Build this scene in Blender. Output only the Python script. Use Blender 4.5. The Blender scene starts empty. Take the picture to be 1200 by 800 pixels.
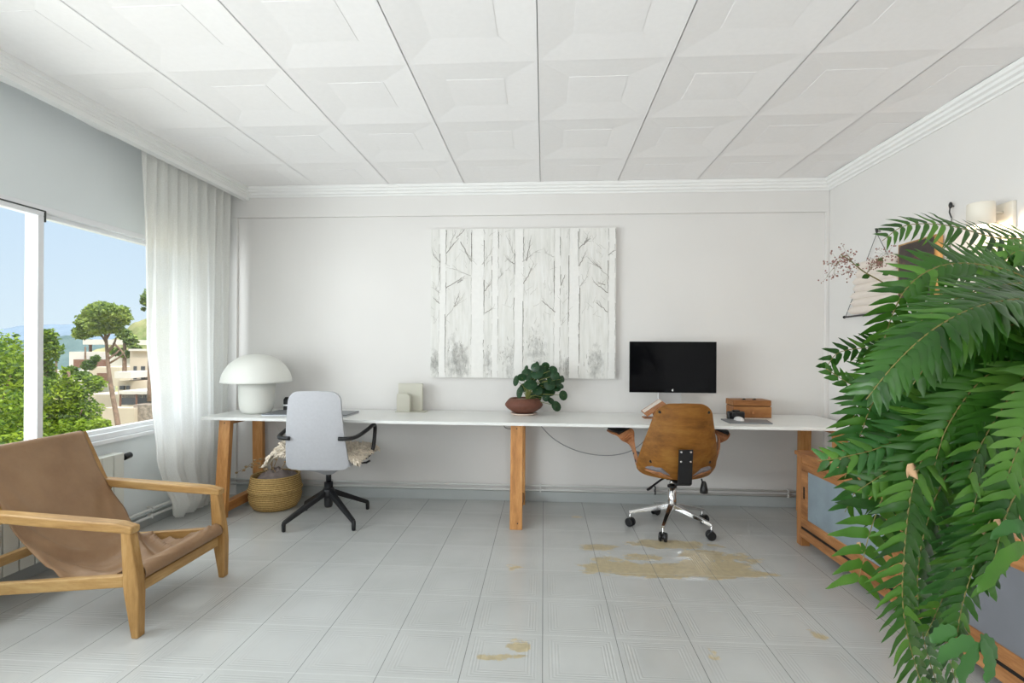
import bpy, math, random
from mathutils import Vector, Matrix, noise
random.seed(7)
sc = bpy.context.scene
COL = sc.collection
PI = math.pi
EYE = 1.28
TH = math.atan(37/600.0)
ROLL = 0.0056

# ------------------------------------------------------------------ camera
cam_data = bpy.data.cameras.new('camera')
cam = bpy.data.objects.new('camera', cam_data); COL.objects.link(cam)
cam.matrix_world = (Matrix.Translation((0, 0, EYE)) @ Matrix.Rotation(TH, 4, 'Z')
                    @ Matrix.Rotation(PI/2, 4, 'X') @ Matrix.Rotation(ROLL, 4, 'Z'))
cam_data.sensor_width = 36; cam_data.lens = 18
cam_data.shift_y = 9.8/1200
cam_data.clip_start = 0.02; cam_data.clip_end = 6000
sc.camera = cam
_FW = Vector((-math.sin(TH), math.cos(TH), 0)); _RT = Vector((math.cos(TH), math.sin(TH), 0)); _UP = Vector((0, 0, 1))

def at(px, py, d):
    """point seen at photo pixel (px, py) at depth d metres along the view axis"""
    u, v = px-600, -(py-409.8)
    u2 = u*math.cos(ROLL)-v*math.sin(ROLL); v2 = u*math.sin(ROLL)+v*math.cos(ROLL)
    return Vector((0, 0, EYE)) + d*(_FW + _RT*(u2/600) + _UP*(v2/600))

# ------------------------------------------------------------------ mesh builder
class MB:
    def __init__(s):
        s.v = []; s.f = []; s.m = []; s.s = []
    def add(s, vs, fs, m=0, smooth=False):
        o = len(s.v)
        s.v += [Vector(p) for p in vs]
        for f in fs:
            s.f.append([o+i for i in f]); s.m.append(m); s.s.append(smooth)
        return s
    def box(s, x0, x1, y0, y1, z0, z1, m=0):
        vs = [(x0,y0,z0),(x1,y0,z0),(x1,y1,z0),(x0,y1,z0),(x0,y0,z1),(x1,y0,z1),(x1,y1,z1),(x0,y1,z1)]
        return s.add(vs, [(3,2,1,0),(4,5,6,7),(0,1,5,4),(1,2,6,5),(2,3,7,6),(3,0,4,7)], m)
    def obox(s, c, size, M, m=0):
        a, b, d = [q/2 for q in size]; c = Vector(c)
        vs = [c+M@Vector(p) for p in ((-a,-b,-d),(a,-b,-d),(a,b,-d),(-a,b,-d),(-a,-b,d),(a,-b,d),(a,b,d),(-a,b,d))]
        return s.add(vs, [(3,2,1,0),(4,5,6,7),(0,1,5,4),(1,2,6,5),(2,3,7,6),(3,0,4,7)], m)
    def bar(s, p0, p1, w, h, up=(0,0,1), w1=None, h1=None, m=0):
        p0 = Vector(p0); p1 = Vector(p1); t = (p1-p0).normalized()
        sd = t.cross(Vector(up)).normalized(); u = sd.cross(t).normalized()
        w1 = w if w1 is None else w1; h1 = h if h1 is None else h1
        q = lambda p, a, b: [p-sd*a/2-u*b/2, p+sd*a/2-u*b/2, p+sd*a/2+u*b/2, p-sd*a/2+u*b/2]
        return s.add(q(p0,w,h)+q(p1,w1,h1), [(0,1,2,3),(7,6,5,4),(4,5,1,0),(5,6,2,1),(6,7,3,2),(7,4,0,3)], m)
    def prism(s, poly, axis, a, b, m=0, smooth=False):
        """poly in the two remaining axes (cyclic order x,y,z without axis), extruded along axis from a to b"""
        def P(q, t):
            if axis == 'X': return (t, q[0], q[1])
            if axis == 'Y': return (q[0], t, q[1])
            return (q[0], q[1], t)
        n = len(poly)
        s.add([P(q,a) for q in poly]+[P(q,b) for q in poly], [], m)
        o = len(s.v)-2*n
        for i in range(n):
            j = (i+1) % n
            s.f.append([o+i, o+j, o+n+j, o+n+i]); s.m.append(m); s.s.append(smooth)
        s.f.append([o+i for i in range(n)][::-1]); s.m.append(m); s.s.append(False)
        s.f.append([o+n+i for i in range(n)]); s.m.append(m); s.s.append(False)
        return s
    def tube(s, pts, r, n=10, m=0, cap=True, flat=None):
        pts = [Vector(p) for p in pts]; k = len(pts)
        rs = list(r) if isinstance(r, (list, tuple)) else [r]*k
        t0 = (pts[1]-pts[0]).normalized()
        nrm = t0.orthogonal().normalized()
        if abs(t0.z) < 0.9: nrm = t0.cross(Vector((0,0,1))).normalized()
        o = len(s.v)
        for i, p in enumerate(pts):
            t = (pts[min(i+1,k-1)]-pts[max(i-1,0)])
            t = t.normalized() if t.length > 1e-9 else t0
            nrm = (nrm - t*nrm.dot(t)); nrm = nrm.normalized() if nrm.length > 1e-6 else t.orthogonal().normalized()
            b = t.cross(nrm)
            for j in range(n):
                a = 2*PI*j/n
                s.v.append(p + rs[i]*(nrm*math.cos(a)*(flat[0] if flat else 1) + b*math.sin(a)*(flat[1] if flat else 1)))
        for i in range(k-1):
            for j in range(n):
                a = o+i*n+j; b2 = o+i*n+(j+1) % n
                s.f.append([a, b2, b2+n, a+n]); s.m.append(m); s.s.append(True)
        if cap:
            s.f.append([o+j for j in range(n)][::-1]); s.m.append(m); s.s.append(False)
            s.f.append([o+(k-1)*n+j for j in range(n)]); s.m.append(m); s.s.append(False)
        return s
    def lathe(s, prof, c=(0,0,0), n=32, m=0, M=None, smooth=True):
        c = Vector(c); o = len(s.v); k = len(prof)
        for (r, z) in prof:
            for j in range(n):
                a = 2*PI*j/n
                p = Vector((r*math.cos(a), r*math.sin(a), z))
                s.v.append(c + (M@p if M else p))
        for i in range(k-1):
            for j in range(n):
                a = o+i*n+j; b = o+i*n+(j+1) % n
                s.f.append([a, b, b+n, a+n]); s.m.append(m); s.s.append(smooth)
        if prof[0][0] > 1e-6: s.f.append([o+j for j in range(n)][::-1]); s.m.append(m); s.s.append(False)
        if prof[-1][0] > 1e-6: s.f.append([o+(k-1)*n+j for j in range(n)]); s.m.append(m); s.s.append(False)
        return s
    def grid(s, fn, nu, nv, m=0, smooth=True, closed_u=False):
        o = len(s.v)
        for i in range(nu+1):
            for j in range(nv+1):
                s.v.append(Vector(fn(i/nu, j/nv)))
        for i in range(nu):
            for j in range(nv):
                a = o+i*(nv+1)+j
                s.f.append([a, a+nv+1, a+nv+2, a+1]); s.m.append(m); s.s.append(smooth)
        return s
    def sphere(s, c, r, sx=1, sy=1, sz=1, nu=14, nv=8, m=0):
        c = Vector(c)
        def fn(u, v):
            a = 2*PI*u; b = PI*(v-0.5)
            return c+Vector((r*sx*math.cos(b)*math.cos(a), r*sy*math.cos(b)*math.sin(a), r*sz*math.sin(b)))
        return s.grid(fn, nu, nv, m)

def link(name, mb, mats, parent=None, org=None, bevel=0, seg=2, solid=0, soff=0, sub=0, kind=None, merge=False):
    me = bpy.data.meshes.new(name)
    o3 = Vector(org) if org is not None else Vector((0,0,0))
    me.from_pydata([tuple(p-o3) for p in mb.v], [], mb.f)
    if not isinstance(mats, (list, tuple)): mats = [mats]
    for mt in mats: me.materials.append(mt)
    me.polygons.foreach_set('material_index', mb.m)
    me.polygons.foreach_set('use_smooth', mb.s)
    me.update()
    ob = bpy.data.objects.new(name, me); COL.objects.link(ob)
    if parent is not None: ob.parent = parent
    elif org is not None: ob.location = o3
    if merge:
        import bmesh
        b = bmesh.new(); b.from_mesh(me); bmesh.ops.remove_doubles(b, verts=b.verts, dist=1e-5)
        bmesh.ops.recalc_face_normals(b, faces=b.faces); b.to_mesh(me); b.free()
    if solid:
        md = ob.modifiers.new('solidify', 'SOLIDIFY'); md.thickness = solid; md.offset = soff
    if bevel:
        md = ob.modifiers.new('bevel', 'BEVEL'); md.width = bevel; md.segments = seg; md.limit_method = 'ANGLE'; md.angle_limit = 0.6
    if sub:
        md = ob.modifiers.new('subsurf', 'SUBSURF'); md.levels = sub; md.render_levels = sub
    if kind: ob['kind'] = kind
    return ob

def tag(o, label, cat, group=None, kind=None):
    o['label'] = label; o['category'] = cat
    if group: o['group'] = group
    if kind: o['kind'] = kind
    return o

def thing(name, loc, label, cat, rz=0, group=None):
    o = bpy.data.objects.new(name, None); COL.objects.link(o)
    o.location = loc; o.rotation_euler = (0, 0, rz); o.empty_display_size = 0.1
    return tag(o, label, cat, group)

def catmull(pts, n):
    pts = [Vector(p) for p in pts]
    P = [pts[0]*2-pts[1]] + pts + [pts[-1]*2-pts[-2]]
    out = []
    k = len(pts)-1
    for q in range(n+1):
        t = q/n*k; i = min(int(t), k-1); t -= i
        a, b, c, d = P[i], P[i+1], P[i+2], P[i+3]
        out.append(0.5*((2*b)+(c-a)*t+(2*a-5*b+4*c-d)*t*t+(3*b-a-3*c+d)*t*t*t))
    return out

# ------------------------------------------------------------------ materials
def srgb(r, g, b):
    f = lambda c: (c/255/12.92 if c/255 <= 0.04045 else ((c/255+0.055)/1.055)**2.4)
    return (f(r), f(g), f(b), 1)

class NT:
    def __init__(s, name):
        s.mt = bpy.data.materials.new(name); s.mt.use_nodes = True
        s.t = s.mt.node_tree; s.N = s.t.nodes; s.L = s.t.links
        s.b = s.N['Principled BSDF']; s.out = s.N['Material Output']
    def n(s, typ, **k):
        nd = s.N.new(typ)
        for a, v in k.items():
            if hasattr(nd, a): setattr(nd, a, v)
        return nd
    def l(s, a, b): s.L.new(a, b)
    def math(s, op, a, b=None, c=None, clamp=False):
        nd = s.N.new('ShaderNodeMath'); nd.operation = op; nd.use_clamp = clamp
        for i, x in enumerate((a, b, c)):
            if x is None: continue
            if isinstance(x, (int, float)): nd.inputs[i].default_value = x
            else: s.l(x, nd.inputs[i])
        return nd.outputs[0]
    def coord(s, kind='Object', scale=(1,1,1)):
        tc = s.N.new('ShaderNodeTexCoord'); mp = s.N.new('ShaderNodeMapping')
        mp.inputs['Scale'].default_value = scale
        s.l(tc.outputs[kind], mp.inputs['Vector']); return mp.outputs[0]
    def noise(s, vec, scale, detail=3, rough=0.5):
        nd = s.N.new('ShaderNodeTexNoise'); nd.inputs['Scale'].default_value = scale
        nd.inputs['Detail'].default_value = detail; nd.inputs['Roughness'].default_value = rough
        if vec is not None: s.l(vec, nd.inputs['Vector'])
        return nd.outputs['Fac']
    def ramp(s, fac, stops):
        nd = s.N.new('ShaderNodeValToRGB'); cr = nd.color_ramp
        while len(cr.elements) < len(stops): cr.elements.new(0.5)
        for e, (p, c) in zip(cr.elements, stops): e.position = p; e.color = c
        s.l(fac, nd.inputs[0]); return nd.outputs[0]
    def mix(s, fac, a, b):
        nd = s.N.new('ShaderNodeMix'); nd.data_type = 'RGBA'
        for sock, x in ((nd.inputs[0], fac), (nd.inputs[6], a), (nd.inputs[7], b)):
            if isinstance(x, (int, float)): sock.default_value = x
            elif isinstance(x, tuple): sock.default_value = x
            else: s.l(x, sock)
        return nd.outputs[2]
    def bump(s, h, strength=0.3, dist=0.01):
        nd = s.N.new('ShaderNodeBump'); nd.inputs['Strength'].default_value = strength; nd.inputs['Distance'].default_value = dist
        s.l(h, nd.inputs['Height']); s.l(nd.outputs[0], s.b.inputs['Normal']); return nd

def plain(name, col, rough=0.5, metal=0.0, var=0.06, nscale=6, bump=0.0, bscale=200, spec=0.5, coat=0.0):
    t = NT(name)
    v = t.coord()
    nz = t.noise(v, nscale, 4)
    d = tuple(max(0, c*(1-var)) for c in col[:3])+(1,); e = tuple(min(1, c*(1+var)) for c in col[:3])+(1,)
    t.l(t.ramp(nz, [(0.3, d), (0.7, e)]), t.b.inputs['Base Color'])
    t.b.inputs['Roughness'].default_value = rough; t.b.inputs['Metallic'].default_value = metal
    t.b.inputs['Specular IOR Level'].default_value = spec
    if coat: t.b.inputs['Coat Weight'].default_value = coat
    if bump: t.bump(t.noise(v, bscale, 2), bump, 0.002)
    return t.mt

def wood(name, c0, c1, c2, axis='Z', rough=0.45, scale=9, streak=14, spec=0.4):
    t = NT(name)
    k = {'X': (1/streak*2, 1, 1), 'Y': (1, 1/streak*2, 1), 'Z': (1, 1, 1/streak*2)}[axis]
    v = t.coord('Object', k)
    n1 = t.noise(v, scale*2.2, 6, 0.6); n2 = t.noise(v, scale*12, 3, 0.7)
    f = t.math('ADD', t.math('MULTIPLY', n1, 0.75), t.math('MULTIPLY', n2, 0.25))
    t.l(t.ramp(f, [(0.33, c0), (0.5, c1), (0.66, c2)]), t.b.inputs['Base Color'])
    t.b.inputs['Roughness'].default_value = rough; t.b.inputs['Specular IOR Level'].default_value = spec
    t.bump(f, 0.12, 0.003)
    return t.mt

M = {}
M['wall'] = plain('wall_paint', srgb(226,224,221), 0.75, var=0.012, nscale=2.5, bump=0.08, bscale=90, spec=0.25)
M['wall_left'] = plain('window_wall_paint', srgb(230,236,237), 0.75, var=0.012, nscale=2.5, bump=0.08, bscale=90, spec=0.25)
M['ceiling'] = plain('ceiling_panel_white', srgb(245,243,242), 0.7, var=0.012, nscale=40, bump=0.12, bscale=300, spec=0.3)
M['groove'] = plain('ceiling_groove', srgb(176,178,178), 0.8, var=0.02)
M['trim'] = plain('white_trim', srgb(240,240,238), 0.6, var=0.01, spec=0.3)
M['frame'] = plain('window_frame_white', srgb(236,238,240), 0.4, var=0.015, spec=0.4)
M['sash_gap_shade'] = plain('gap_shade_dark', srgb(60,66,64), 0.6, var=0.05)
M['pipe'] = plain('pipe_white', srgb(222,223,220), 0.45, var=0.03)
M['radiator'] = plain('radiator_enamel', srgb(226,228,220), 0.4, var=0.02)
M['black'] = plain('black_plastic', srgb(22,23,25), 0.38, var=0.1)
M['blackm'] = plain('black_metal', srgb(20,21,24), 0.42, metal=0.0, var=0.08)
M['chrome'] = plain('chrome', (0.78,0.78,0.78,1), 0.12, metal=1.0, var=0.03)
M['steel'] = plain('brushed_aluminium', (0.62,0.63,0.65,1), 0.34, metal=1.0, var=0.03)
M['desk'] = plain('white_desk_laminate', srgb(234,235,232), 0.32, var=0.012, spec=0.45)
M['pine'] = wood('varnished_pine', srgb(168,112,62), srgb(200,142,82), srgb(220,168,108), 'Z', 0.45)
M['pineY'] = wood('varnished_pine_rail', srgb(156,100,56), srgb(188,130,76), srgb(208,154,98), 'Y', 0.45)
M['oakX'] = wood('light_oak_lengthwise', srgb(146,108,60), srgb(176,138,84), srgb(200,166,112), 'X', 0.45)
M['oakY'] = wood('light_oak_crosswise', srgb(146,108,60), srgb(176,138,84), srgb(200,166,112), 'Y', 0.45)
M['oakZ'] = wood('light_oak_upright', srgb(142,104,54), srgb(172,132,78), srgb(196,160,106), 'Z', 0.45)
M['ply'] = wood('walnut_plywood', srgb(108,68,24), srgb(140,92,36), srgb(160,112,50), 'X', 0.38, scale=7, streak=10)
M['plyedge'] = wood('plywood_edge', srgb(136,84,50), srgb(172,116,76), srgb(190,136,96), 'Y', 0.5)
M['cabY'] = wood('cabinet_wood_long', srgb(124,78,42), srgb(162,110,64), srgb(192,138,88), 'Y', 0.4)
M['cabZ'] = wood('cabinet_wood_upright', srgb(138,88,46), srgb(174,120,70), srgb(200,146,96), 'Z', 0.4)
M['chest'] = wood('chest_wood', srgb(118,74,38), srgb(154,102,56), srgb(178,126,74), 'X', 0.5)
M['chair_fabric'] = plain('light_grey_chair_fabric', srgb(186,187,191), 0.9, var=0.03, nscale=60, bump=0.35, bscale=420, spec=0.2)
M['grey_pad'] = plain('grey_upholstery', srgb(128,124,128), 0.85, var=0.05, nscale=40, bump=0.3, bscale=300)
M['lamp'] = plain('lamp_matt_white', srgb(234,235,229), 0.6, var=0.01, spec=0.35)
M['sage'] = plain('beige_lacquered_metal', srgb(206,204,190), 0.5, var=0.02)
M['terracotta'] = plain('reddish_brown_pottery', srgb(104,62,46), 0.6, var=0.16, nscale=30, bump=0.15, bscale=90)
M['saucer'] = plain('pale_saucer', srgb(226,208,194), 0.5, var=0.03)
M['soil'] = plain('potting_gravel', srgb(176,156,130), 0.95, var=0.35, nscale=160, bump=0.8, bscale=160)
M['dsoil'] = plain('dark_soil', srgb(52,40,30), 0.95, var=0.3, nscale=90, bump=0.6, bscale=90)
M['device'] = plain('grey_device', srgb(122,126,130), 0.42, var=0.03)
M['white_pl'] = plain('white_plastic', srgb(240,240,240), 0.3, var=0.01)
M['cable'] = plain('grey_cable', srgb(150,150,150), 0.5, var=0.04)
M['wire'] = plain('dark_wire', srgb(70,70,70), 0.5, var=0.04)
M['cablew'] = plain('white_cable', srgb(214,212,204), 0.5, var=0.03)
M['cream'] = plain('cream_fabric', srgb(226,216,206), 0.85, var=0.03, bump=0.3, bscale=250)
M['wool'] = plain('sheepskin_wool', srgb(236,224,206), 0.95, var=0.18, nscale=35, spec=0.1)
M['throw'] = plain('grey_mauve_cloth', srgb(140,128,124), 0.9, var=0.12, nscale=18, bump=0.3, bscale=200)
M['twig'] = plain('dried_twig', srgb(176,150,112), 0.8, var=0.15)
M['stem'] = plain('plant_stem', srgb(122,128,62), 0.6, var=0.2)
M['stemb'] = plain('brown_frond_rib', srgb(112,104,50), 0.6, var=0.2)
M['dryleaf'] = plain('dry_leaf', srgb(176,142,108), 0.8, var=0.2, nscale=30)
M['petal'] = plain('dusty_pink_florets', srgb(150,112,102), 0.8, var=0.25, nscale=80)
M['cavity'] = plain('dark_cavity', srgb(20,16,13), 0.9, var=0.1)
M['painted_panel'] = plain('blue_grey_door_panel', srgb(136,150,158), 0.5, var=0.1, nscale=7, bump=0.1, bscale=40)
M['grey_panel'] = plain('dark_grey_door_panel', srgb(116,118,124), 0.5, var=0.06, nscale=6)

def leather():
    t = NT('tan_leather_cloth'); v = t.coord()
    n1 = t.noise(v, 5, 5, 0.6)
    t.l(t.ramp(n1, [(0.3, srgb(138,106,76)), (0.7, srgb(158,126,94))]), t.b.inputs['Base Color'])
    t.b.inputs['Roughness'].default_value = 0.48; t.b.inputs['Specular IOR Level'].default_value = 0.45
    t.bump(t.noise(v, 26, 5, 0.6), 0.25, 0.008)
    return t.mt
M['leather'] = leather()

def glass():
    t = NT('window_glass')
    tr = t.n('ShaderNodeBsdfTransparent'); gl = t.n('ShaderNodeBsdfGlossy'); gl.inputs['Roughness'].default_value = 0.02
    tr.inputs['Color'].default_value = (0.97, 0.985, 0.98, 1)
    lw = t.n('ShaderNodeLayerWeight'); lw.inputs['Blend'].default_value = 0.5
    fc = t.math('ADD', 0.02, t.math('MULTIPLY', t.math('POWER', lw.outputs['Facing'], 5.0), 0.5))
    mx = t.n('ShaderNodeMixShader'); t.l(fc, mx.inputs[0]); t.l(tr.outputs[0], mx.inputs[1]); t.l(gl.outputs[0], mx.inputs[2])
    t.l(mx.outputs[0], t.out.inputs['Surface'])
    return t.mt
M['glass'] = glass()

def screen():
    t = NT('black_glossy_screen')
    t.b.inputs['Base Color'].default_value = (0.004, 0.004, 0.005, 1); t.b.inputs['Roughness'].default_value = 0.06
    t.b.inputs['Specular IOR Level'].default_value = 0.12
    return t.mt
M['screen'] = screen()

def sheer():
    t = NT('sheer_linen_curtain'); v = t.coord('Object', (1, 1, 1))
    nz = t.noise(v, 180, 2)
    c = t.ramp(nz, [(0.3, srgb(240,239,234)), (0.7, srgb(250,249,246))])
    df = t.n('ShaderNodeBsdfDiffuse'); tl = t.n('ShaderNodeBsdfTranslucent'); tp = t.n('ShaderNodeBsdfTransparent')
    t.l(c, df.inputs['Color']); t.l(c, tl.inputs['Color'])
    a = t.n('ShaderNodeMixShader'); a.inputs[0].default_value = 0.55
    t.l(df.outputs[0], a.inputs[1]); t.l(tl.outputs[0], a.inputs[2])
    b = t.n('ShaderNodeMixShader'); b.inputs[0].default_value = 0.07
    t.l(a.outputs[0], b.inputs[1]); t.l(tp.outputs[0], b.inputs[2])
    t.l(b.outputs[0], t.out.inputs['Surface'])
    return t.mt
M['curtain'] = sheer()

def leaf(name, c0, c1, gloss=0.4, transl=0.3, nscale=14, var_obj=True):
    t = NT(name); v = t.coord('Object')
    nz = t.noise(v, nscale, 3)
    col = t.ramp(nz, [(0.3, c0), (0.7, c1)])
    t.l(col, t.b.inputs['Base Color'])
    t.b.inputs['Roughness'].default_value = gloss; t.b.inputs['Specular IOR Level'].default_value = 0.4
    tl = t.n('ShaderNodeBsdfTranslucent')
    t.l(t.mix(0.5, col, (0.16, 0.30, 0.03, 1)), tl.inputs['Color'])
    mx = t.n('ShaderNodeMixShader'); mx.inputs[0].default_value = transl
    t.l(t.b.outputs[0], mx.inputs[1]); t.l(tl.outputs[0], mx.inputs[2]); t.l(mx.outputs[0], t.out.inputs['Surface'])
    return t.mt
M['fern'] = leaf('fern_green', srgb(28,70,16), srgb(54,100,30), 0.30, 0.2, 9)
M['fernl'] = leaf('fern_light_green', srgb(56,104,30), srgb(94,138,54), 0.34, 0.25, 9)
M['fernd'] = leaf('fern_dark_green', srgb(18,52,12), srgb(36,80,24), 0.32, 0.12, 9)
M['fernb'] = leaf('fern_bluish_green', srgb(38,88,36), srgb(70,118,60), 0.28, 0.2, 9)
M['pilea'] = leaf('round_leaf_green', srgb(14,46,24), srgb(34,74,42), 0.35, 0.1, 40)
M['bush'] = leaf('tree_leaf_bright', srgb(92,122,20), srgb(168,184,48), 0.6, 0.35, 1.2)
M['bushd'] = leaf('tree_leaf_mid', srgb(48,74,22), srgb(98,122,40), 0.6, 0.3, 1.2)
M['pinel'] = leaf('pine_needles', srgb(112,134,56), srgb(168,180,92), 0.7, 0.25, 0.5)
M['pined'] = leaf('pine_needles_dark', srgb(70,92,50), srgb(112,130,74), 0.7, 0.2, 0.5)
M['bark'] = plain('tree_bark', srgb(128,104,88), 0.95, var=0.3, nscale=3, bump=0.6, bscale=8)
M['house'] = plain('cream_render', srgb(196,180,160), 0.9, var=0.04, nscale=0.5)
M['housew'] = plain('white_render', srgb(206,198,188), 0.9, var=0.04, nscale=0.5)
M['roof'] = plain('flat_roof', srgb(206,196,190), 0.9, var=0.05)
M['hglass'] = plain('house_window_glass', srgb(72,72,74), 0.15, var=0.1)
M['brown'] = plain('brown_gate', srgb(118,84,68), 0.7, var=0.1)
M['stone'] = plain('rubble_stone', srgb(150,136,124), 0.95, var=0.4, nscale=3.0, bump=0.8, bscale=6)

def terrain_mat():
    t = NT('dry_hillside'); v = t.coord('Object')
    n1 = t.noise(v, 0.05, 6, 0.6)
    t.l(t.ramp(n1, [(0.35, srgb(92,108,58)), (0.5, srgb(150,140,96)), (0.62, srgb(196,174,140))]), t.b.inputs['Base Color'])
    t.b.inputs['Roughness'].default_value = 0.95
    return t.mt
M['terrain'] = terrain_mat()
def hill_mat(name, a, b, sc_):
    t = NT(name); v = t.coord('Object')
    t.l(t.ramp(t.noise(v, sc_, 6, 0.65), [(0.35, a), (0.65, b)]), t.b.inputs['Base Color'])
    t.b.inputs['Roughness'].default_value = 1.0; t.b.inputs['Specular IOR Level'].default_value = 0.0
    return t.mt
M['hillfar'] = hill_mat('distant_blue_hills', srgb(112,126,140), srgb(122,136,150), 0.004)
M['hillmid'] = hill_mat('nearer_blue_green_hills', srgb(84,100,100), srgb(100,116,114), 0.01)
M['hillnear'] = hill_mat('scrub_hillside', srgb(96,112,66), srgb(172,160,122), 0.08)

# floor: painted square tiles with embossed squares, worn patches showing the old beige
def floor_mat():
    t = NT('painted_floor_tiles'); tc = t.n('ShaderNodeTexCoord'); sp = t.n('ShaderNodeSeparateXYZ')
    t.l(tc.outputs['Object'], sp.inputs[0])
    X, Y = sp.outputs[0], sp.outputs[1]
    PX, PY = 0.3245, 0.338
    fx = t.math('FRACT', t.math('DIVIDE', t.math('ADD', X, 20*PX-0.003), PX))
    fy = t.math('FRACT', t.math('DIVIDE', t.math('ADD', Y, 20*PY-2.98), PY))
    dx = t.math('ABSOLUTE', t.math('SUBTRACT', fx, 0.5)); dy = t.math('ABSOLUTE', t.math('SUBTRACT', fy, 0.5))
    mxd = t.math('MAXIMUM', dx, dy)                                   # 0 centre .. .5 edge
    gx = t.math('GREATER_THAN', dx, 0.4945); gy = t.math('GREATER_THAN', dy, 0.4925)
    # embossed concentric squares
    ring = t.math('SINE', t.math('MULTIPLY', mxd, 150.0))
    ringm = t.math('MULTIPLY', t.math('GREATER_THAN', mxd, 0.27), t.math('LESS_THAN', mxd, 0.43))
    emb = t.math('MULTIPLY', ring, ringm)
    flat = t.math('LESS_THAN', mxd, 0.492)
    hgt = t.math('ADD', t.math('MULTIPLY', emb, 0.3), flat)
    v = tc.outputs['Object']
    nz = t.noise(v, 3.0, 4); nz2 = t.noise(v, 30.0, 4)
    base = t.ramp(nz, [(0.3, srgb(191,193,191)), (0.7, srgb(200,202,200))])
    # per tile tint
    ix = t.math('FLOOR', t.math('DIVIDE', t.math('ADD', X, 20*PX-0.003), PX)); iy = t.math('FLOOR', t.math('DIVIDE', t.math('ADD', Y, 20*PY-2.98), PY))
    cb = t.n('ShaderNodeCombineXYZ'); t.l(ix, cb.inputs[0]); t.l(iy, cb.inputs[1])
    wn = t.n('ShaderNodeTexWhiteNoise'); t.l(cb.outputs[0], wn.inputs['Vector'])
    tint = t.math('ADD', t.math('MULTIPLY', wn.outputs['Value'], 0.05), 0.975)
    hs = t.n('ShaderNodeHueSaturation'); t.l(base, hs.inputs['Color']); t.l(tint, hs.inputs['Value'])
    base = hs.outputs['Color']
    # worn patches: (x, y, rx, ry, strength)
    patches = [(0.62,3.03,0.40,0.10,1.15),(1.0,3.08,0.26,0.14,1.15),(0.40,3.10,0.16,0.16,0.75),(1.22,3.02,0.14,0.06,0.8),
               (0.84,3.45,0.30,0.08,1.0),(1.05,3.27,0.24,0.09,1.0),(0.36,3.36,0.14,0.06,0.85),(0.60,3.22,0.14,0.07,0.8),(1.28,3.22,0.10,0.06,0.7),(0.26,3.96,0.05,0.025,0.9),(-0.18,3.02,0.07,0.06,0.6),
               (-0.10,2.22,0.05,0.05,0.9),(-0.16,2.13,0.10,0.035,0.8),(0.72,2.22,0.03,0.05,0.7),(1.24,2.40,0.05,0.05,0.75),(0.30,2.52,0.05,0.05,0.5)]
    tot = None
    for (px, py, rx, ry, st) in patches:
        ax = t.math('DIVIDE', t.math('SUBTRACT', X, px), rx); ay = t.math('DIVIDE', t.math('SUBTRACT', Y, py), ry)
        r2 = t.math('ADD', t.math('MULTIPLY', ax, ax), t.math('MULTIPLY', ay, ay))
        g = t.math('MULTIPLY', t.math('SUBTRACT', 1.0, t.math('MULTIPLY', r2, 0.5), clamp=True), st)
        tot = g if tot is None else t.math('MAXIMUM', tot, g)
    mp = t.n('ShaderNodeMapping'); mp.inputs['Scale'].default_value = (1.0, 1.6, 1.0); t.l(v, mp.inputs['Vector'])
    wear = t.noise(mp.outputs[0], 9.0, 6, 0.68)
    msk = t.math('MULTIPLY', t.math('SUBTRACT', t.math('ADD', tot, t.math('MULTIPLY', wear, 2.2)), 1.62), 8.0, clamp=True)
    msk = t.math('MULTIPLY', msk, t.math('GREATER_THAN', tot, 0.02))
    old = t.ramp(nz2, [(0.3, srgb(176,160,120)), (0.7, srgb(200,184,142))])
    c = t.mix(t.math('MULTIPLY', msk, 0.85), base, old)
    c = t.mix(t.math('MULTIPLY', gy, 0.5), c, srgb(218,221,219))
    c = t.mix(t.math('MULTIPLY', gx, 0.8), c, srgb(118,120,117))
    t.l(c, t.b.inputs['Base Color'])
    rg = t.math('ADD', t.math('MULTIPLY', nz2, 0.12), t.math('ADD', 0.10, t.math('MULTIPLY', msk, 0.2)))
    t.l(rg, t.b.inputs['Roughness']); t.b.inputs['Specular IOR Level'].default_value = 0.5
    t.bump(hgt, 0.6, 0.0018)
    return t.mt
M['floor'] = floor_mat()

def basket_mat():
    t = NT('woven_seagrass'); v = t.coord('Object')
    w = t.n('ShaderNodeTexWave'); w.wave_type = 'BANDS'; w.bands_direction = 'Z'; w.inputs['Scale'].default_value = 22; w.inputs['Distortion'].default_value = 1.5
    w.inputs['Detail'].default_value = 2; w.inputs['Detail Scale'].default_value = 6
    t.l(v, w.inputs['Vector'])
    n1 = t.noise(v, 70, 3)
    f = t.math('ADD', t.math('MULTIPLY', w.outputs['Fac'], 0.5), t.math('MULTIPLY', n1, 0.5))
    t.l(t.ramp(f, [(0.25, srgb(140,106,52)), (0.5, srgb(188,152,90)), (0.75, srgb(214,182,120))]), t.b.inputs['Base Color'])
    t.b.inputs['Roughness'].default_value = 0.7; t.bump(f, 0.6, 0.006)
    return t.mt
M['basket'] = basket_mat()

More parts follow.
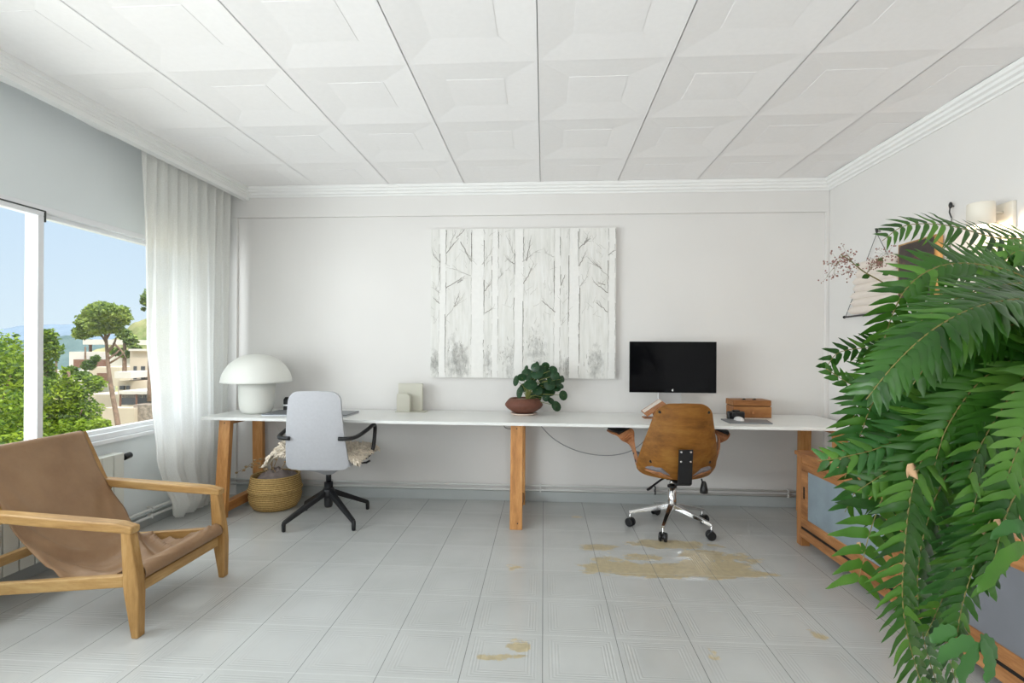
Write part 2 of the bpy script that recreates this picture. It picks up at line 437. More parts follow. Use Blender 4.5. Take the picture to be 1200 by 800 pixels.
def canvas_mat():
    t = NT('painted_canvas'); tc = t.n('ShaderNodeTexCoord'); sp = t.n('ShaderNodeSeparateXYZ')
    t.l(tc.outputs['Object'], sp.inputs[0]); X, Z = sp.outputs[0], sp.outputs[2]
    v = t.coord('Object', (1, 1, 0.12)); st = t.noise(v, 34, 4, 0.6)
    base = t.ramp(st, [(0.3, srgb(216,216,210)), (0.5, srgb(226,225,220)), (0.75, srgb(233,233,230))])
    sm = [(-0.54,0.13,0.11,0.17,1.1),(-0.74,0.12,0.05,0.14,1.0),(-0.29,0.12,0.04,0.14,.85),(-0.09,0.13,0.06,0.22,.75),(0.12,0.24,0.10,0.19,.75),
          (0.31,0.10,0.05,0.14,.7),(0.37,0.08,0.04,0.12,.95),(0.62,0.13,0.08,0.17,.85),(0.74,0.10,0.03,0.12,.7),(-0.60,0.30,0.05,0.12,.55)]
    tot = None
    for (a, b, rx, rz, s) in sm:
        ax = t.math('DIVIDE', t.math('SUBTRACT', X, a), rx); az = t.math('DIVIDE', t.math('SUBTRACT', Z, b), rz)
        g = t.math('MULTIPLY', t.math('SUBTRACT', 1.0, t.math('MULTIPLY', t.math('ADD', t.math('MULTIPLY', ax, ax), t.math('MULTIPLY', az, az)), 0.6), clamp=True), s)
        tot = g if tot is None else t.math('MAXIMUM', tot, g)
    n2 = t.noise(t.coord('Object', (1, 1, 0.6)), 22, 6, 0.75)
    mk = t.math('MULTIPLY', t.math('SUBTRACT', t.math('ADD', t.math('ADD', t.math('MULTIPLY', tot, 0.46), -0.02), t.math('MULTIPLY', n2, 1.25)), 0.80), 2.6, clamp=True)
    mk = t.math('MULTIPLY', mk, t.math('GREATER_THAN', tot, 0.01))
    t.l(t.mix(t.math('MULTIPLY', mk, 0.8), base, srgb(140,140,136)), t.b.inputs['Base Color'])
    t.b.inputs['Roughness'].default_value = 0.75; t.b.inputs['Specular IOR Level'].default_value = 0.25
    t.bump(t.noise(v, 120, 4), 0.35, 0.004)
    return t.mt
M['canvas'] = canvas_mat()
M['trunkpaint'] = plain('white_impasto', srgb(233,232,228), 0.7, var=0.02, nscale=30, bump=0.4, bscale=60)
M['stroke'] = plain('grey_brush_stroke', srgb(142,138,130), 0.8, var=0.2, nscale=50)
M['strokel'] = plain('pale_grey_brush_stroke', srgb(192,190,184), 0.8, var=0.1, nscale=50)
# ------------------------------------------------------------------ the room
XL, XR, YB, YF, ZC = -2.85, 2.32, 4.345, -2.6, 2.67
YP = 4.32                                            # face of the pilasters and the beam over the recess
W1Y0, W1Y1, WZ0, WZ1 = -1.9, 4.05, 0.685, 2.085      # window opening in the left wall

link('floor', MB().box(XL-0.3, XR+0.3, YF-0.3, YB+0.3, -0.12, 0.0), M['floor'], kind='structure')
link('wall_back', MB().box(XL-0.3, XR+0.3, YB, YB+0.25, -0.12, 2.95), M['wall'], kind='structure')
link('wall_right', MB().box(XR, XR+0.25, YF-0.3, YB+0.25, -0.12, 2.95), M['wall'], kind='structure')
wl = MB()
wl.box(XL-0.22, XL, YF-0.3, YB+0.25, -0.12, WZ0).box(XL-0.22, XL, YF-0.3, YB+0.25, WZ1, 2.95)
wl.box(XL-0.22, XL, W1Y1, YB+0.25, WZ0, WZ1).box(XL-0.22, XL, YF-0.3, W1Y0, WZ0, WZ1)
link('wall_left', wl, M['wall_left'], kind='structure')
wf = MB()                                            # unseen, behind the camera; its opening is added to let fill light in
wf.box(XL-0.22, -1.5, YF-0.25, YF, -0.12, 2.95).box(0.9, XR+0.25, YF-0.25, YF, -0.12, 2.95).box(-1.5, 0.9, YF-0.25, YF, 2.2, 2.95)
link('wall_front', wf, M['wall'], kind='structure')

# ceiling of embossed square panels with grooves running away from the camera
PC = 0.635
ce = MB()
gx0 = -0.035
x0s = [gx0+PC*k for k in range(-5, 5)]
y1 = 3.735+PC
for xa in x0s:
    for j in range(12):
        yb = y1-PC*j; ya = yb-PC; xb = xa+PC
        g = 0.002
        A = [(xa+g, ya), (xb-g, ya), (xb-g, yb), (xa+g, yb)]
        i0, i1 = 0.25, 0.72
        B = [(xa+PC*i0, ya+PC*0.27), (xa+PC*i1, ya+PC*0.27), (xa+PC*i1, ya+PC*0.70), (xa+PC*i0, ya+PC*0.70)]
        zo = [ZC, ZC, ZC-0.001, ZC-0.001]
        vs = [(p[0], p[1], z) for p, z in zip(A, zo)] + [(p[0], p[1], ZC+0.010) for p in B] + [(p[0], p[1], ZC+0.0085) for p in B]
        ce.add(vs, [(0,1,5,4),(1,2,6,5),(2,3,7,6),(3,0,4,7),(8,9,10,11)], 0)
        ce.add(vs, [(4,5,9,8),(5,6,10,9),(6,7,11,10),(7,4,8,11)], 0)
        ce.box(xb-g, xb+g, ya, yb, ZC+0.018, ZC+0.022, 1)
ce.box(XL-0.3, XR+0.3, YF-0.3, YB+0.3, ZC+0.022, ZC+0.2, 0)
link('ceiling', ce, [M['ceiling'], M['groove']], kind='structure')

# beam and pilasters framing the recess in the back wall
tr = MB().box(XL, XR, YP, YB+0.02, 2.42, ZC+0.02).box(XL, -2.68, YP, YB+0.02, 0, 2.42).box(2.292, XR, YP, YB+0.02, 0, 2.42)
link('trim_1', tr, M['wall'], bevel=0.004, kind='structure')
# stepped cornices
def corn(h=0.082, d=0.075):
    return [(0,0),(d*0.12,0),(d*0.18,h*0.14),(d*0.42,h*0.22),(d*0.48,h*0.4),(d*0.7,h*0.48),(d*0.76,h*0.66),(d*0.93,h*0.72),(d,h*0.86),(d,h),(0,h)]
zc0 = ZC-0.078
link('trim_2', MB().prism([(YP-a, zc0+b) for a, b in corn()], 'X', XL+0.25, XR), M['trim'], kind='structure')
link('trim_3', MB().prism([(zc0+b, XR-a) for a, b in corn()], 'Y', YF, YP-0.0) if False else
     MB().prism([(XR-a, zc0+b) for a, b in corn()][::-1], 'Y', YF, YP), M['trim'], kind='structure')
# curtain pelmet along the window wall
px_ = -2.575
prof = [(px_,2.568),(px_+0.0,2.60),(px_+0.006,2.60),(px_+0.006,2.612),(px_+0.014,2.615),(px_+0.014,2.628),(px_+0.022,2.632),(px_+0.022,2.646),(px_+0.036,2.65),(px_+0.036,2.69),
        (px_-0.05,2.69),(px_-0.05,2.568)]
link('trim_4', MB().prism(prof[::-1], 'Y', YF, YP), M['trim'], kind='structure')
link('baseboard_back', MB().box(XL, XR, YB-0.012, YB+0.01, 0, 0.085), plain('skirting_grey', srgb(178,183,182), 0.35, var=0.03), bevel=0.003, kind='structure')
link('baseboard_left', MB().box(XL-0.01, XL+0.012, YF, YB, 0, 0.085), plain('skirting_grey_side', srgb(178,183,182), 0.35, var=0.03), bevel=0.003, kind='structure')

# ------------------------------------------------------------------ window
win = bpy.data.objects.new('window_1', None); COL.objects.link(win); win.location = (XL, 2.7, WZ0); win['kind'] = 'structure'
WO = win.location
fr = MB()
fr.box(XL-0.09, XL+0.004, W1Y0, W1Y1, WZ0, WZ0+0.035).box(XL-0.09, XL+0.004, W1Y0, W1Y1, WZ1-0.035, WZ1)
fr.box(XL-0.09, XL+0.004, W1Y1-0.04, W1Y1, WZ0+0.035, WZ1-0.035).box(XL-0.09, XL+0.004, W1Y0, W1Y0+0.04, WZ0+0.035, WZ1-0.035)
fr.box(XL-0.004, XL+0.03, W1Y0, W1Y1, WZ0-0.028, WZ0-0.002)
link('window_frame', fr, M['frame'], win, WO, bevel=0.003)
def sash(y0, y1, x, n):
    b = MB(); z0, z1 = WZ0+0.03, WZ1-0.03; w = 0.036
    b.box(x-0.05, x, y0, y1, z0, z0+0.03).box(x-0.05, x, y0, y1, z1-0.03, z1)
    b.box(x-0.05, x, y0, y0+w, z0+0.03, z1-0.03).box(x-0.05, x, y1-w, y1, z0+0.03, z1-0.03)
    s = link('sash', b, M['frame'], win, WO, bevel=0.003)
    link('pane', MB().box(x-0.03, x-0.024, y0+w-0.005, y1-w+0.005, z0+0.025, z1-0.025), M['glass'], s, WO)
sash(2.714, W1Y1-0.035, XL-0.026, 1)
sash(0.86, 2.752, XL+0.002, 2)
sash(-0.52, 0.90, XL-0.026, 1)
sash(W1Y0+0.035, -0.48, XL+0.002, 2)
link('sash_gap_shade', MB().box(XL-0.0, XL+0.005, 0.86, 2.76, WZ1-0.034, WZ1-0.026).box(XL-0.03, XL+0.004, 2.754, 2.762, WZ1-0.09, WZ1-0.028), M['sash_gap_shade'], win, WO)  # dark strips standing in for the shade in the gap over the sash

# ------------------------------------------------------------------ heating
for z, nm, lb in ((0.138, 0, 'upper thin white heating pipe running along the foot of the back wall'), (0.102, 1, 'lower thin white heating pipe running along the foot of the back wall')):
    p = thing('heating_pipe', (0, YB-0.03, z), lb, 'pipe')
    link('pipe', MB().tube([(-2.80, YB-0.03, z), (2.28, YB-0.03, z)], 0.009, 10), M['pipe'], p, p.location)
    for x in (-1.82, -0.02, 0.93, 2.0):
        link('pipe_clip', MB().box(x-0.006, x+0.006, YB-0.042, YB-0.013, z-0.016, z+0.016), M['wire'] if x in (0.93,) else M['pipe'], p, p.location, bevel=0.002)
for z, lb in ((0.125, 'upper white radiator pipe along the window wall floor'), (0.075, 'lower white radiator pipe along the window wall floor')):
    p = thing('radiator_pipe', (XL+0.05, 3.7, z), lb, 'pipe')
    link('pipe', MB().tube([(XL+0.05, 3.22, z), (XL+0.05, YB-0.045, z)], 0.010, 10), M['pipe'], p, p.location)
    link('pipe_clip', MB().box(XL+0.02, XL+0.062, 3.50, 3.512, z-0.017, z+0.017), M['pipe'], p, p.location, bevel=0.002)
rad = thing('radiator', (XL+0.06, 2.2, 0.0), 'cream column radiator under the window behind the leather armchair', 'radiator')
nsec = 19; pit = 0.0845
sec = None
for k in range(nsec):
    yc = 3.17-pit*k
    if sec is None:
        b = MB()
        b.box(XL+0.085, XL+0.098, yc-0.039, yc+0.039, 0.10, 0.575)        # front blade
        b.box(XL+0.022, XL+0.085, yc-0.012, yc+0.012, 0.10, 0.575)        # web
        b.box(XL+0.022, XL+0.032, yc-0.036, yc+0.036, 0.12, 0.565)
        b.box(XL+0.022, XL+0.098, yc-0.039, yc+0.039, 0.572, 0.59)
        sec = link('radiator_section', b, M['radiator'], rad, rad.location, bevel=0.004); y00 = yc
    else:
        c = sec.copy(); COL.objects.link(c); c.parent = rad; c.location = (0, yc-y00, 0)
v = MB(); v.tube([(XL+0.06, 3.215, 0.548), (XL+0.06, 3.245, 0.548)], 0.014, 12).tube([(XL+0.06, 3.245, 0.548), (XL+0.06, 3.255, 0.55), (XL+0.062, 3.30, 0.556)], [0.02,0.022,0.02], 14)
link('valve', v, M['black'], rad, rad.location)
for y in (3.05, 1.9):
    link('radiator_foot', MB().box(XL+0.03, XL+0.09, y-0.012, y+0.012, 0, 0.11), M['radiator'], rad, rad.location, bevel=0.003)

# ------------------------------------------------------------------ curtain
def pw(t, pts):
    for (a, va), (b_, vb) in zip(pts, pts[1:]):
        if a <= t <= b_:
            f = (t-a)/(b_-a); f = f*f*(3-2*f); return va+(vb-va)*f
    return pts[-1][1]
def curtain():
    b = MB(); NU, NV = 170, 64
    def fn(u, v):
        # u across (near -> far), v from top 0 to hem 1
        near = pw(v, [(0,3.25),(0.5,3.275),(0.67,3.325),(0.83,3.37),(0.92,3.43),(0.97,3.50),(1,3.56)])
        far = pw(v, [(0,4.19),(0.8,4.19),(0.93,4.15),(1,4.06)])
        y = near + u*(far-near)
        amp = 0.024*(1-0.45*min(1, v*1.6)) + 0.012*max(0, v-0.6)
        ph = 2*PI*(9.5*u + 0.22*math.sin(2.3*v+5*u))
        ph2 = 2*PI*(4.2*u+0.1*math.sin(3*v))
        fold = amp*math.sin(ph)*(1-0.5*min(1, v)) + 0.016*min(1, 2*v)*math.sin(ph2+1) + 0.008*math.sin(2.1*ph+v*2)*(1-v)
        x = -2.682 + fold
        hem = 0.014 + 0.10*max(0, (0.22-u)/0.22)**2
        if u > 0.62: hem += 0.10*(u-0.62)
        bil = math.exp(-((v-0.945)/0.05)**2)*math.exp(-((u-0.33)/0.30)**2)
        x += 0.055*bil - 0.05*max(0, v-0.965)/0.035*math.exp(-((u-0.35)/0.35)**2)
        return (x, y, 2.60+(hem-2.60)*v)
    b.grid(fn, NU, NV)
    return b
c = link('curtain', curtain(), M['curtain'], org=(-2.68, 3.7, 0))
tag(c, 'long white sheer curtain hanging beside the window, gathered at its foot', 'curtain')

# ------------------------------------------------------------------ outside
rnd = random.Random(3)
def leafcloud(blobs, n, size, rnd, flat=0.6, m=0):
    b = MB()
    tot = sum(q[1]**2 for q in blobs)
    for (c, r, sz) in blobs:
        k = int(n*r*r/tot)
        for _ in range(k):
            d = Vector((rnd.gauss(0,1), rnd.gauss(0,1), rnd.gauss(0,1))).normalized()
            rr = r*(rnd.random()**0.35)*(0.82+0.28*noise.noise(d*2.3+Vector(c)))
            p = Vector(c)+Vector((d.x*rr, d.y*rr, d.z*rr*sz))
            s = size*(0.6+0.8*rnd.random())
            a = Vector((rnd.gauss(0,1), rnd.gauss(0,1), rnd.gauss(0,0.6))).normalized()
            q = a.cross(Vector((rnd.gauss(0,1), rnd.gauss(0,1), rnd.gauss(0,1)))).normalized()
            b.add([p-a*s, p+q*s*0.45, p+a*s, p-q*s*0.45], [(0,1,2,3)], m if rnd.random() < 0.72 else 1)
    return b

def tree(px, d, ytop, ybase, blobs_px, label, mats, nleaf, lsize, trunk_r, name='leafy_tree', seed=1, group=None, trunk=None, branches=()):
    """blobs_px: list of (px, py, radius_px, squash, depth offset)"""
    rr = random.Random(seed)
    base = at(px, ybase, d)
    t = thing(name, base, label, 'tree', group=group)
    s = d/600.0
    bl = [(at(x, y, d+dd), r*s, sq) for (x, y, r, sq, dd) in blobs_px]
    link('foliage', leafcloud(bl, nleaf, lsize, rr), mats, t, base)
    pts = trunk or [(px, ybase), (px, (ybase+ytop)/2), (px, ytop+10)]
    tp = [at(x, y, d) for x, y in pts]
    b = MB().tube(catmull(tp, 14), [trunk_r*(1-0.55*i/14) for i in range(15)], 8)
    for (x0, y0, x1, y1, r, dd) in branches:
        b.tube(catmull([at(x0, y0, d), at((x0+x1)/2+2, (y0+y1)/2, d+dd/2), at(x1, y1, d+dd)], 6), [r*(1-0.09*i) for i in range(7)], 6)
    link('trunk', b, M['bark'], t, base)
    return t

# hillside below the house
def ground(u, v):
    d = 6+ (u**2)*150
    x = -d*1.5 + v*d*1.35
    y = d*0.75+u*6
    p = Vector((-d*0.95+ (v-0.5)*d*1.6, d*0.35 + (v)*d*1.0, 0))
    z = -6.5 - 0.02*d - 5*math.exp(-((d-30)/25)**2) + 1.6*noise.noise(Vector((p.x*0.03, p.y*0.03, 0)))
    return (p.x-2, p.y, z)
link('terrain_ground', MB().grid(ground, 50, 40), M['terrain'], kind='structure')
def hills(name, d, pts, mat, depth, bottom):
    b = MB()
    n = 160
    xs = [p[0] for p in pts]
    def H(px):
        for (a, c), (e, f) in zip(pts, pts[1:]):
            if a <= px <= e:
                t = (px-a)/(e-a); t = t*t*(3-2*t); return c+(f-c)*t
        return pts[-1][1]
    def fn(u, v):
        px = xs[0]+u*(xs[-1]-xs[0])
        y = H(px)+1.6*noise.noise(Vector((px*0.05, d*0.01, 0)))+0.7*noise.noise(Vector((px*0.2, d, 0)))
        top = at(px, y, d)
        bt = at(px, 409.8, d); 
        k = (v-0.5)*2
        zb = bottom
        z = zb+(top.z-zb)*max(0, 1-abs(k))**0.8
        q = top.copy(); q.z = 0
        q = q*(1+depth*k); 
        return (q.x, q.y, z + (top.z-zb)*0.06*noise.noise(Vector((u*30, v*12, d)))*(1-abs(k)))
    b.grid(fn, n, 24)
    return link(name, b, mat, kind='structure')
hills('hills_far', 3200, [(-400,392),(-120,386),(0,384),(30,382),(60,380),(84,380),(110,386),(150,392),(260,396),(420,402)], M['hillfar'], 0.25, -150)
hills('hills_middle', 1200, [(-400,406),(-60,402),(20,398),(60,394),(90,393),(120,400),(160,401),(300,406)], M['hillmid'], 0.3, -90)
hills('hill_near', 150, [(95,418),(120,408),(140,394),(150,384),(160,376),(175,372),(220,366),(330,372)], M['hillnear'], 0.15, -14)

BM = [M['bush'], M['bushd']]
tree(-12, 17, 398, 620, [(-10,440,48,1,0),(12,430,26,1.1,1),(-40,480,60,1,0),(8,490,40,1,-1),(12,545,44,1,-2),(14,404,14,1.3,1),(-30,410,40,1,1)],
     'tall leafy green tree at the left edge of the window', BM, 11000, 0.085, 0.16, seed=4, branches=((-12,500,12,440,.05,0),))
tree(26, 22, 402, 600, [(22,520,42,1,0),(30,470,30,1.1,0),(24,440,20,1.2,0),(40,455,20,1,1),(0,560,50,1,-1)], 'leafy green tree standing behind the window mullion', [M['bushd'], M['bush']], 7000, 0.1, 0.16, seed=14)
tree(54, 30, 382, 560, [(58,395,11,1.2,0),(64,410,10,1.2,0),(54,412,14,1.3,0),(50,432,15,1.1,0),(62,450,14,1,0)], 'slim darker tree rising just right of the window mullion', [M['bushd'], M['bush']], 2600, 0.11, 0.15, seed=5)
tree(80, 19, 425, 600, [(78,470,24,1.1,0),(62,490,26,1,0),(96,486,24,1,0),(80,450,13,1.2,0),(70,455,12,1.2,.5),(92,462,15,1,0),(60,520,30,1,-1),(88,520,34,1,-1),(112,450,14,0.9,.5),(104,445,9,.9,.5),(76,436,6,1.4,0)],
     'broad bright green tree in the middle of the right window pane', BM, 12000, 0.075, 0.13, seed=6,
     branches=((80,510,70,470,.05,.5),(80,510,96,480,.045,-.5),(80,500,82,452,.04,0)))
tree(116, 15, 480, 590, [(112,505,14,1.1,0),(120,498,10,1.1,0),(104,515,15,1,0),(122,516,12,1,0),(98,500,10,1.1,0)], 'low yellow green bush below the slim pine trunk', [M['bush'], M['bush']], 2600, 0.06, 0.05, name='garden_bush', seed=8)
tree(140, 48, 356, 514, [(121,372,26,0.68,0),(108,377,19,0.66,1),(135,370,19,0.75,-1),(119,363,18,0.62,0),(101,388,14,0.6,1),(96,392,10,.6,0),(128,382,17,0.6,0),(114,384,16,.6,-1),(128,366,17,.7,-2)],
     'tall umbrella pine with a rounded crown and bare leaning trunk', [M['pinel'], M['pined']], 26000, 0.17, 0.24, name='umbrella_pine', seed=9,
     trunk=[(141,514),(137,490),(131,458),(127,430),(125,405),(122,380)], branches=((126,412,136,396,.14,0),(127,420,141,408,.12,1),(125,402,112,388,.12,0),(124,398,130,380,.12,0),(133,402,148,420,.1,0),(129,425,146,412,.1,0)))
tree(146, 62, 376, 440, [(146,392,10,.8,0),(153,398,9,.8,0),(138,412,10,.6,0),(148,415,8,.6,0),(158,408,8,.8,0)], 'smaller dull green pine behind the umbrella pine', [M['pined'], M['pinel']], 3600, 0.2, 0.25, name='pine_tree', seed=10)
tree(176, 38, 340, 470, [(170,352,7,1.2,0),(180,350,14,1,0),(168,362,3,1,0)], 'pine branches showing at the curtain edge', [M['pined'], M['pinel']], 1500, 0.12, 0.2, name='pine_tree', seed=11)
tree(100, 75, 396, 452, [(84,434,8,.9,0),(104,428,9,.8,0),(112,420,6,.9,0),(60,440,8,.8,0),(96,440,9,.7,-4)], 'dark shrubs in front of the white terrace house', [M['bushd'], M['pined']], 2600, 0.22, 0.2, name='garden_shrub', seed=12)
tree(66, 80, 380, 440, [(66,402,2.0,3.0,0),(66,418,2.4,3,0)], 'thin pointed cypress beside the white terrace house', [M['pined'], M['pined']], 700, 0.2, 0.15, name='cypress', seed=13)

def hb(b, px0, px1, py0, py1, d, depth, m=0):
    """block whose front face spans the given pixels at depth d, built square to the view of the valley"""
    a = at(px0, py1, d); c = at(px1, py1, d); e = at(px0, py0, d)
    z0, z1 = a.z, e.z
    dirx = (c-a); dirx.z = 0; L = dirx.length; dirx.normalize()
    back = Vector((-dirx.y, dirx.x, 0))
    if back.dot(_FW) < 0: back = -back
    P = [a, a+dirx*L, a+dirx*L+back*depth, a+back*depth]
    vs = [(p.x, p.y, z0) for p in P]+[(p.x, p.y, z1) for p in P]
    b.add(vs, [(3,2,1,0),(4,5,6,7),(0,1,5,4),(1,2,6,5),(2,3,7,6),(3,0,4,7)], m)
    return b
def part(name, mat, root, *blocks):
    b = MB()
    for q in blocks: hb(b, *q)
    return link(name, b, mat, root, root.location)
h1 = thing('modern_house', at(165, 510, 58), 'cream flat roofed house with two tall windows at the right of the view', 'house')
part('wall', M['house'], h1, (152,215,411,455,60,10), (138,215,446,466,57,9))
part('roof_edge', M['housew'], h1, (150.5,216,408.6,411,59.5,11))
for x0, x1 in ((156.3,159.6),(165,169.4)):
    part('window', M['hglass'], h1, (x0,x1,429,446,59.9,0.3))
part('balcony_wall', M['housew'], h1, (134,153,435.5,443,56,5))
part('porch_roof', M['housew'], h1, (139,196,458,461.5,53,5))
part('porch_window', M['hglass'], h1, (140,145,452,456.5,56.8,.3), (147.5,151,452,456.5,56.8,.3))
part('porch_post', M['brown'], h1, (139.6,140.6,461.5,476,53.1,.2)); part('porch_post', M['brown'], h1, (158.6,159.6,461.5,476,53.1,.2))
part('porch_shade', M['hglass'], h1, (142,205,462,474,57,.4))  # flat dark block painted in for the shade under the porch roof
part('stone_wall', M['stone'], h1, (156,200,474,506,52,2)); part('garden_wall', M['house'], h1, (120,157,478,512,51.5,2))
h2 = thing('terrace_house', at(105, 455, 95), 'white low house with an overhanging slab roof behind the umbrella pine', 'house')
part('wall', M['housew'], h2, (81,128,412,430,95,12)); part('slab_roof', M['housew'], h2, (97,152,397.5,403.5,96,12)); part('roof_post', M['brown'], h2, (104,105.4,403.5,412,97,.5))
part('lean_roof', M['brown'], h2, (86,122,421,431,93.5,1.0)); part('lower_wall', M['house'], h2, (104,140,430,452,88,6)); part('gate', M['brown'], h2, (113.5,127,437,447,87.8,.4))
part('lower_terrace', M['housew'], h2, (50,104,434,462,90,6))
h3 = thing('garden_terrace', at(115, 500, 66), 'sunlit pale terrace wall below the white house', 'wall')
part('terrace_wall', M['house'], h3, (98,150,462,500,66,4))
# ------------------------------------------------------------------ desk
ZD = 0.762
def slab(name, xa, xb, yfa, yfb, yback, label):
    z0, z1 = ZD-0.022, ZD
    b = MB().prism([(xa, yfa), (xb, yfb), (xb, yback), (xa, yback)], 'Z', z0, z1)
    o = link(name, b, M['desk'], org=(xa, yfa, z0), bevel=0.002)
    tag(o, label, 'desk top')
    return o
slab('worktop', -2.575, -1.215, 3.70, 3.66, 4.30, 'short white desk top under the mushroom lamp, nearest the window')
slab('worktop', -1.213, 2.20, 3.645, 3.605, 4.315, 'very long white desk top under the monitor and the potted plant')

def trestle(x, label, y0=3.645, y1=4.27):
    t = thing('desk_trestle', (x, (y0+y1)/2, 0), label, 'trestle', group=None)
    zt = ZD-0.022
    w = 0.088
    sl = 0.065
    def post(ya, yb, d):
        b = MB(); vs = []
        for (z, y) in ((0, ya), (zt, yb)):
            vs += [(x-w/2, y, z), (x+w/2, y, z), (x+w/2, y+d, z), (x-w/2, y+d, z)]
        b.add(vs, [(3,2,1,0),(4,5,6,7),(0,1,5,4),(1,2,6,5),(2,3,7,6),(3,0,4,7)])
        return b
    p = link('front_post', post(y0, y0+sl, 0.045), M['pine'], t, t.location, bevel=0.003)
    for z, dx in ((0.045, 0.012), (zt-0.03, 0.0)):
        yy = y0+sl*z/zt
        link('screw', MB().tube([(x+dx, yy-0.0015, z), (x+dx, yy+0.006, z)], 0.005, 8), M['black'], p, t.location)
    link('rear_post', post(y1-0.045, y1-0.045-0.02, 0.045), M['pine'], t, t.location, bevel=0.003)
    link('floor_rail', MB().box(x-w*0.36, x+w*0.36, y0+0.046, y1-0.046, 0.035, 0.105), M['pineY'], t, t.location, bevel=0.003)
    link('top_rail', MB().box(x-w*0.3, x+w*0.3, y0+sl+0.047, y1-0.067, zt-0.045, zt-0.001), M['pineY'], t, t.location, bevel=0.003)
    return t
trestle(-2.425, 'wooden trestle under the window end of the desk, behind the leather armchair', 3.70)
trestle(-0.19, 'wooden trestle in the middle of the long desk, below the potted plant', 3.635)
trestle(2.085, 'wooden trestle at the far right of the desk, half hidden by the sideboard', 3.66)

# ------------------------------------------------------------------ painting
PXC, PZ0, PW, PH, PYF = -0.181, 1.043, 1.556, 1.258, 4.298
def painting():
    b = MB().box(PXC-PW/2, PXC+PW/2, PYF, YB-0.003, PZ0, PZ0+PH, 0)
    r = random.Random(21)
    def W(x, y):                                       # sketch units (one unit = 1/3.2 photo pixel)
        return PXC-PW/2+(480+x/3.2-504)/218.0*PW, PZ0+PH-(y-57)/562.0*PH
    def strip(pts, ws, m, yo):
        k = len(pts); vs = []
        for i, (x, z) in enumerate(pts):
            dx, dz = pts[min(i+1,k-1)][0]-pts[max(i-1,0)][0], pts[min(i+1,k-1)][1]-pts[max(i-1,0)][1]
            L_ = math.hypot(dx, dz) or 1
            nx, nz = -dz/L_, dx/L_
            x0 = PXC-PW/2+0.002; x1 = PXC+PW/2-0.002
            c = lambda q: min(max(q, x0), x1)
            cz = lambda q: min(max(q, PZ0+0.001), PZ0+PH-0.001)
            vs += [(c(x+nx*ws[i]/2), PYF-yo, cz(z+nz*ws[i]/2)), (c(x-nx*ws[i]/2), PYF-yo, cz(z-nz*ws[i]/2))]
        b.add(vs, [(2*i, 2*i+1, 2*i+3, 2*i+2) for i in range(k-1)], m)
    trunks = [(108,135),(232,280),(310,334),(395,430),(545,567),(600,638),(747,772)]
    for xa, xb in trunks:
        n = 24; pts = []; ws = []
        for i in range(n+1):
            y = 58+i/n*560
            x = (xa+xb)/2 + 1.8*math.sin(i*0.5+xa)+ (1-i/n)*1.5
            pts.append(W(x, y)); ws.append((xb-xa)/3.2/218*PW*(0.86+0.14*i/n))
        strip(pts, ws, 1, 0.0006)
    def line(x0, y0, x1, y1, w, m, wob=1.2, n=8, yo=0.0010):
        pts = []; ws = []
        for i in range(n+1):
            t = i/n
            pts.append(W(x0+(x1-x0)*t+r.gauss(0, wob)*(0 if i in (0, n) else 1), y0+(y1-y0)*t+r.gauss(0, wob)*0.5))
            ws.append(w*(1-0.6*t))
        strip(pts, ws, m, yo)
    for xa, xb in trunks:
        for x, mm in ((xa, 3), (xb, 3)):
            y = 60
            while y < 600:
                h = r.uniform(20, 90)
                dk = 2 if r.random() < 0.35 else 3
                line(x+r.gauss(0, .8), y, x+r.gauss(0, 1.0), min(y+h, 615), 0.0045*r.uniform(.5, 1.3), dk, 0.8, 6)
                y += h + r.uniform(0, 30)
    for (x, ya, yb) in ((135,60,190),(135,260,310),(132,380,600),(280,100,200),(281,250,380),(335,70,130),(430,90,180),(428,330,560),(567,90,160),(569,230,270),(634,70,200),(641,280,560),(232,70,180),(745,180,300),(112,150,290),(396,150,230),(545,180,300),(600,160,420)):
        line(x, ya, x+r.gauss(0, 1), yb, 0.006, 2, 0.8, 10)
    br = [(135,150,185,90),(190,105,232,180),(135,282,205,238),(135,392,200,316),(230,235,160,206),(272,192,306,150),(282,292,306,264),(285,376,312,358),(425,182,482,140),
          (430,266,462,206),(635,135,680,96),(638,200,660,150),(640,276,668,238),(745,238,686,184),(745,300,690,258),(550,372,498,328),(570,272,586,230),(545,166,510,150),
          (150,110,172,70),(165,350,185,310),(180,262,200,250),(175,92,205,60),(440,180,455,100),(655,120,668,95),(112,185,84,150),(112,300,80,275),(110,340,88,318),(390,150,372,100),(335,245,352,225),
          (745,160,770,140),(745,370,700,335),(575,420,580,400),(720,210,700,190),(735,270,708,262),(395,190,365,170)]
    for (x0, y0, x1, y1) in br:
        line(x0, y0, x1, y1, 0.0066, 2 if r.random() < .65 else 3, 1.5, 8, 0.0014)
        for _ in range(r.randint(3, 5)):
            t = r.uniform(.2, .9); x = x0+(x1-x0)*t; y = y0+(y1-y0)*t
            line(x, y, x+(x1-x0)*.35+r.gauss(0, 9), y+(y1-y0)*.35+r.gauss(0, 9)-6, 0.004, 3, 1.2, 5, 0.0012)
    for _ in range(110):                               # small twigs
        x = r.choice([90,100,150,170,200,215,290,300,345,360,380,440,455,470,510,530,580,590,650,670,690,705,720,735]); y = r.uniform(70, 420)
        line(x, y, x+r.gauss(0, 14), y-r.uniform(8, 34), 0.003, 3, 1.6, 5, 0.0008)
    for _ in range(260):                               # dry brush marks in the undergrowth
        cx, cy = r.choice([(190,560),(92,560),(300,560),(370,540),(480,500),(585,575),(690,570),(180,520)])
        x, y = r.gauss(cx, 20), r.gauss(cy, 28)
        if y > 610 or any(a-3 < x < b_+3 for a, b_ in trunks): continue
        line(x, y, x+r.gauss(0, 3), y-r.uniform(5, 16), 0.004, 3 if r.random() < .7 else 2, 1.4, 4, 0.0008)
    return b
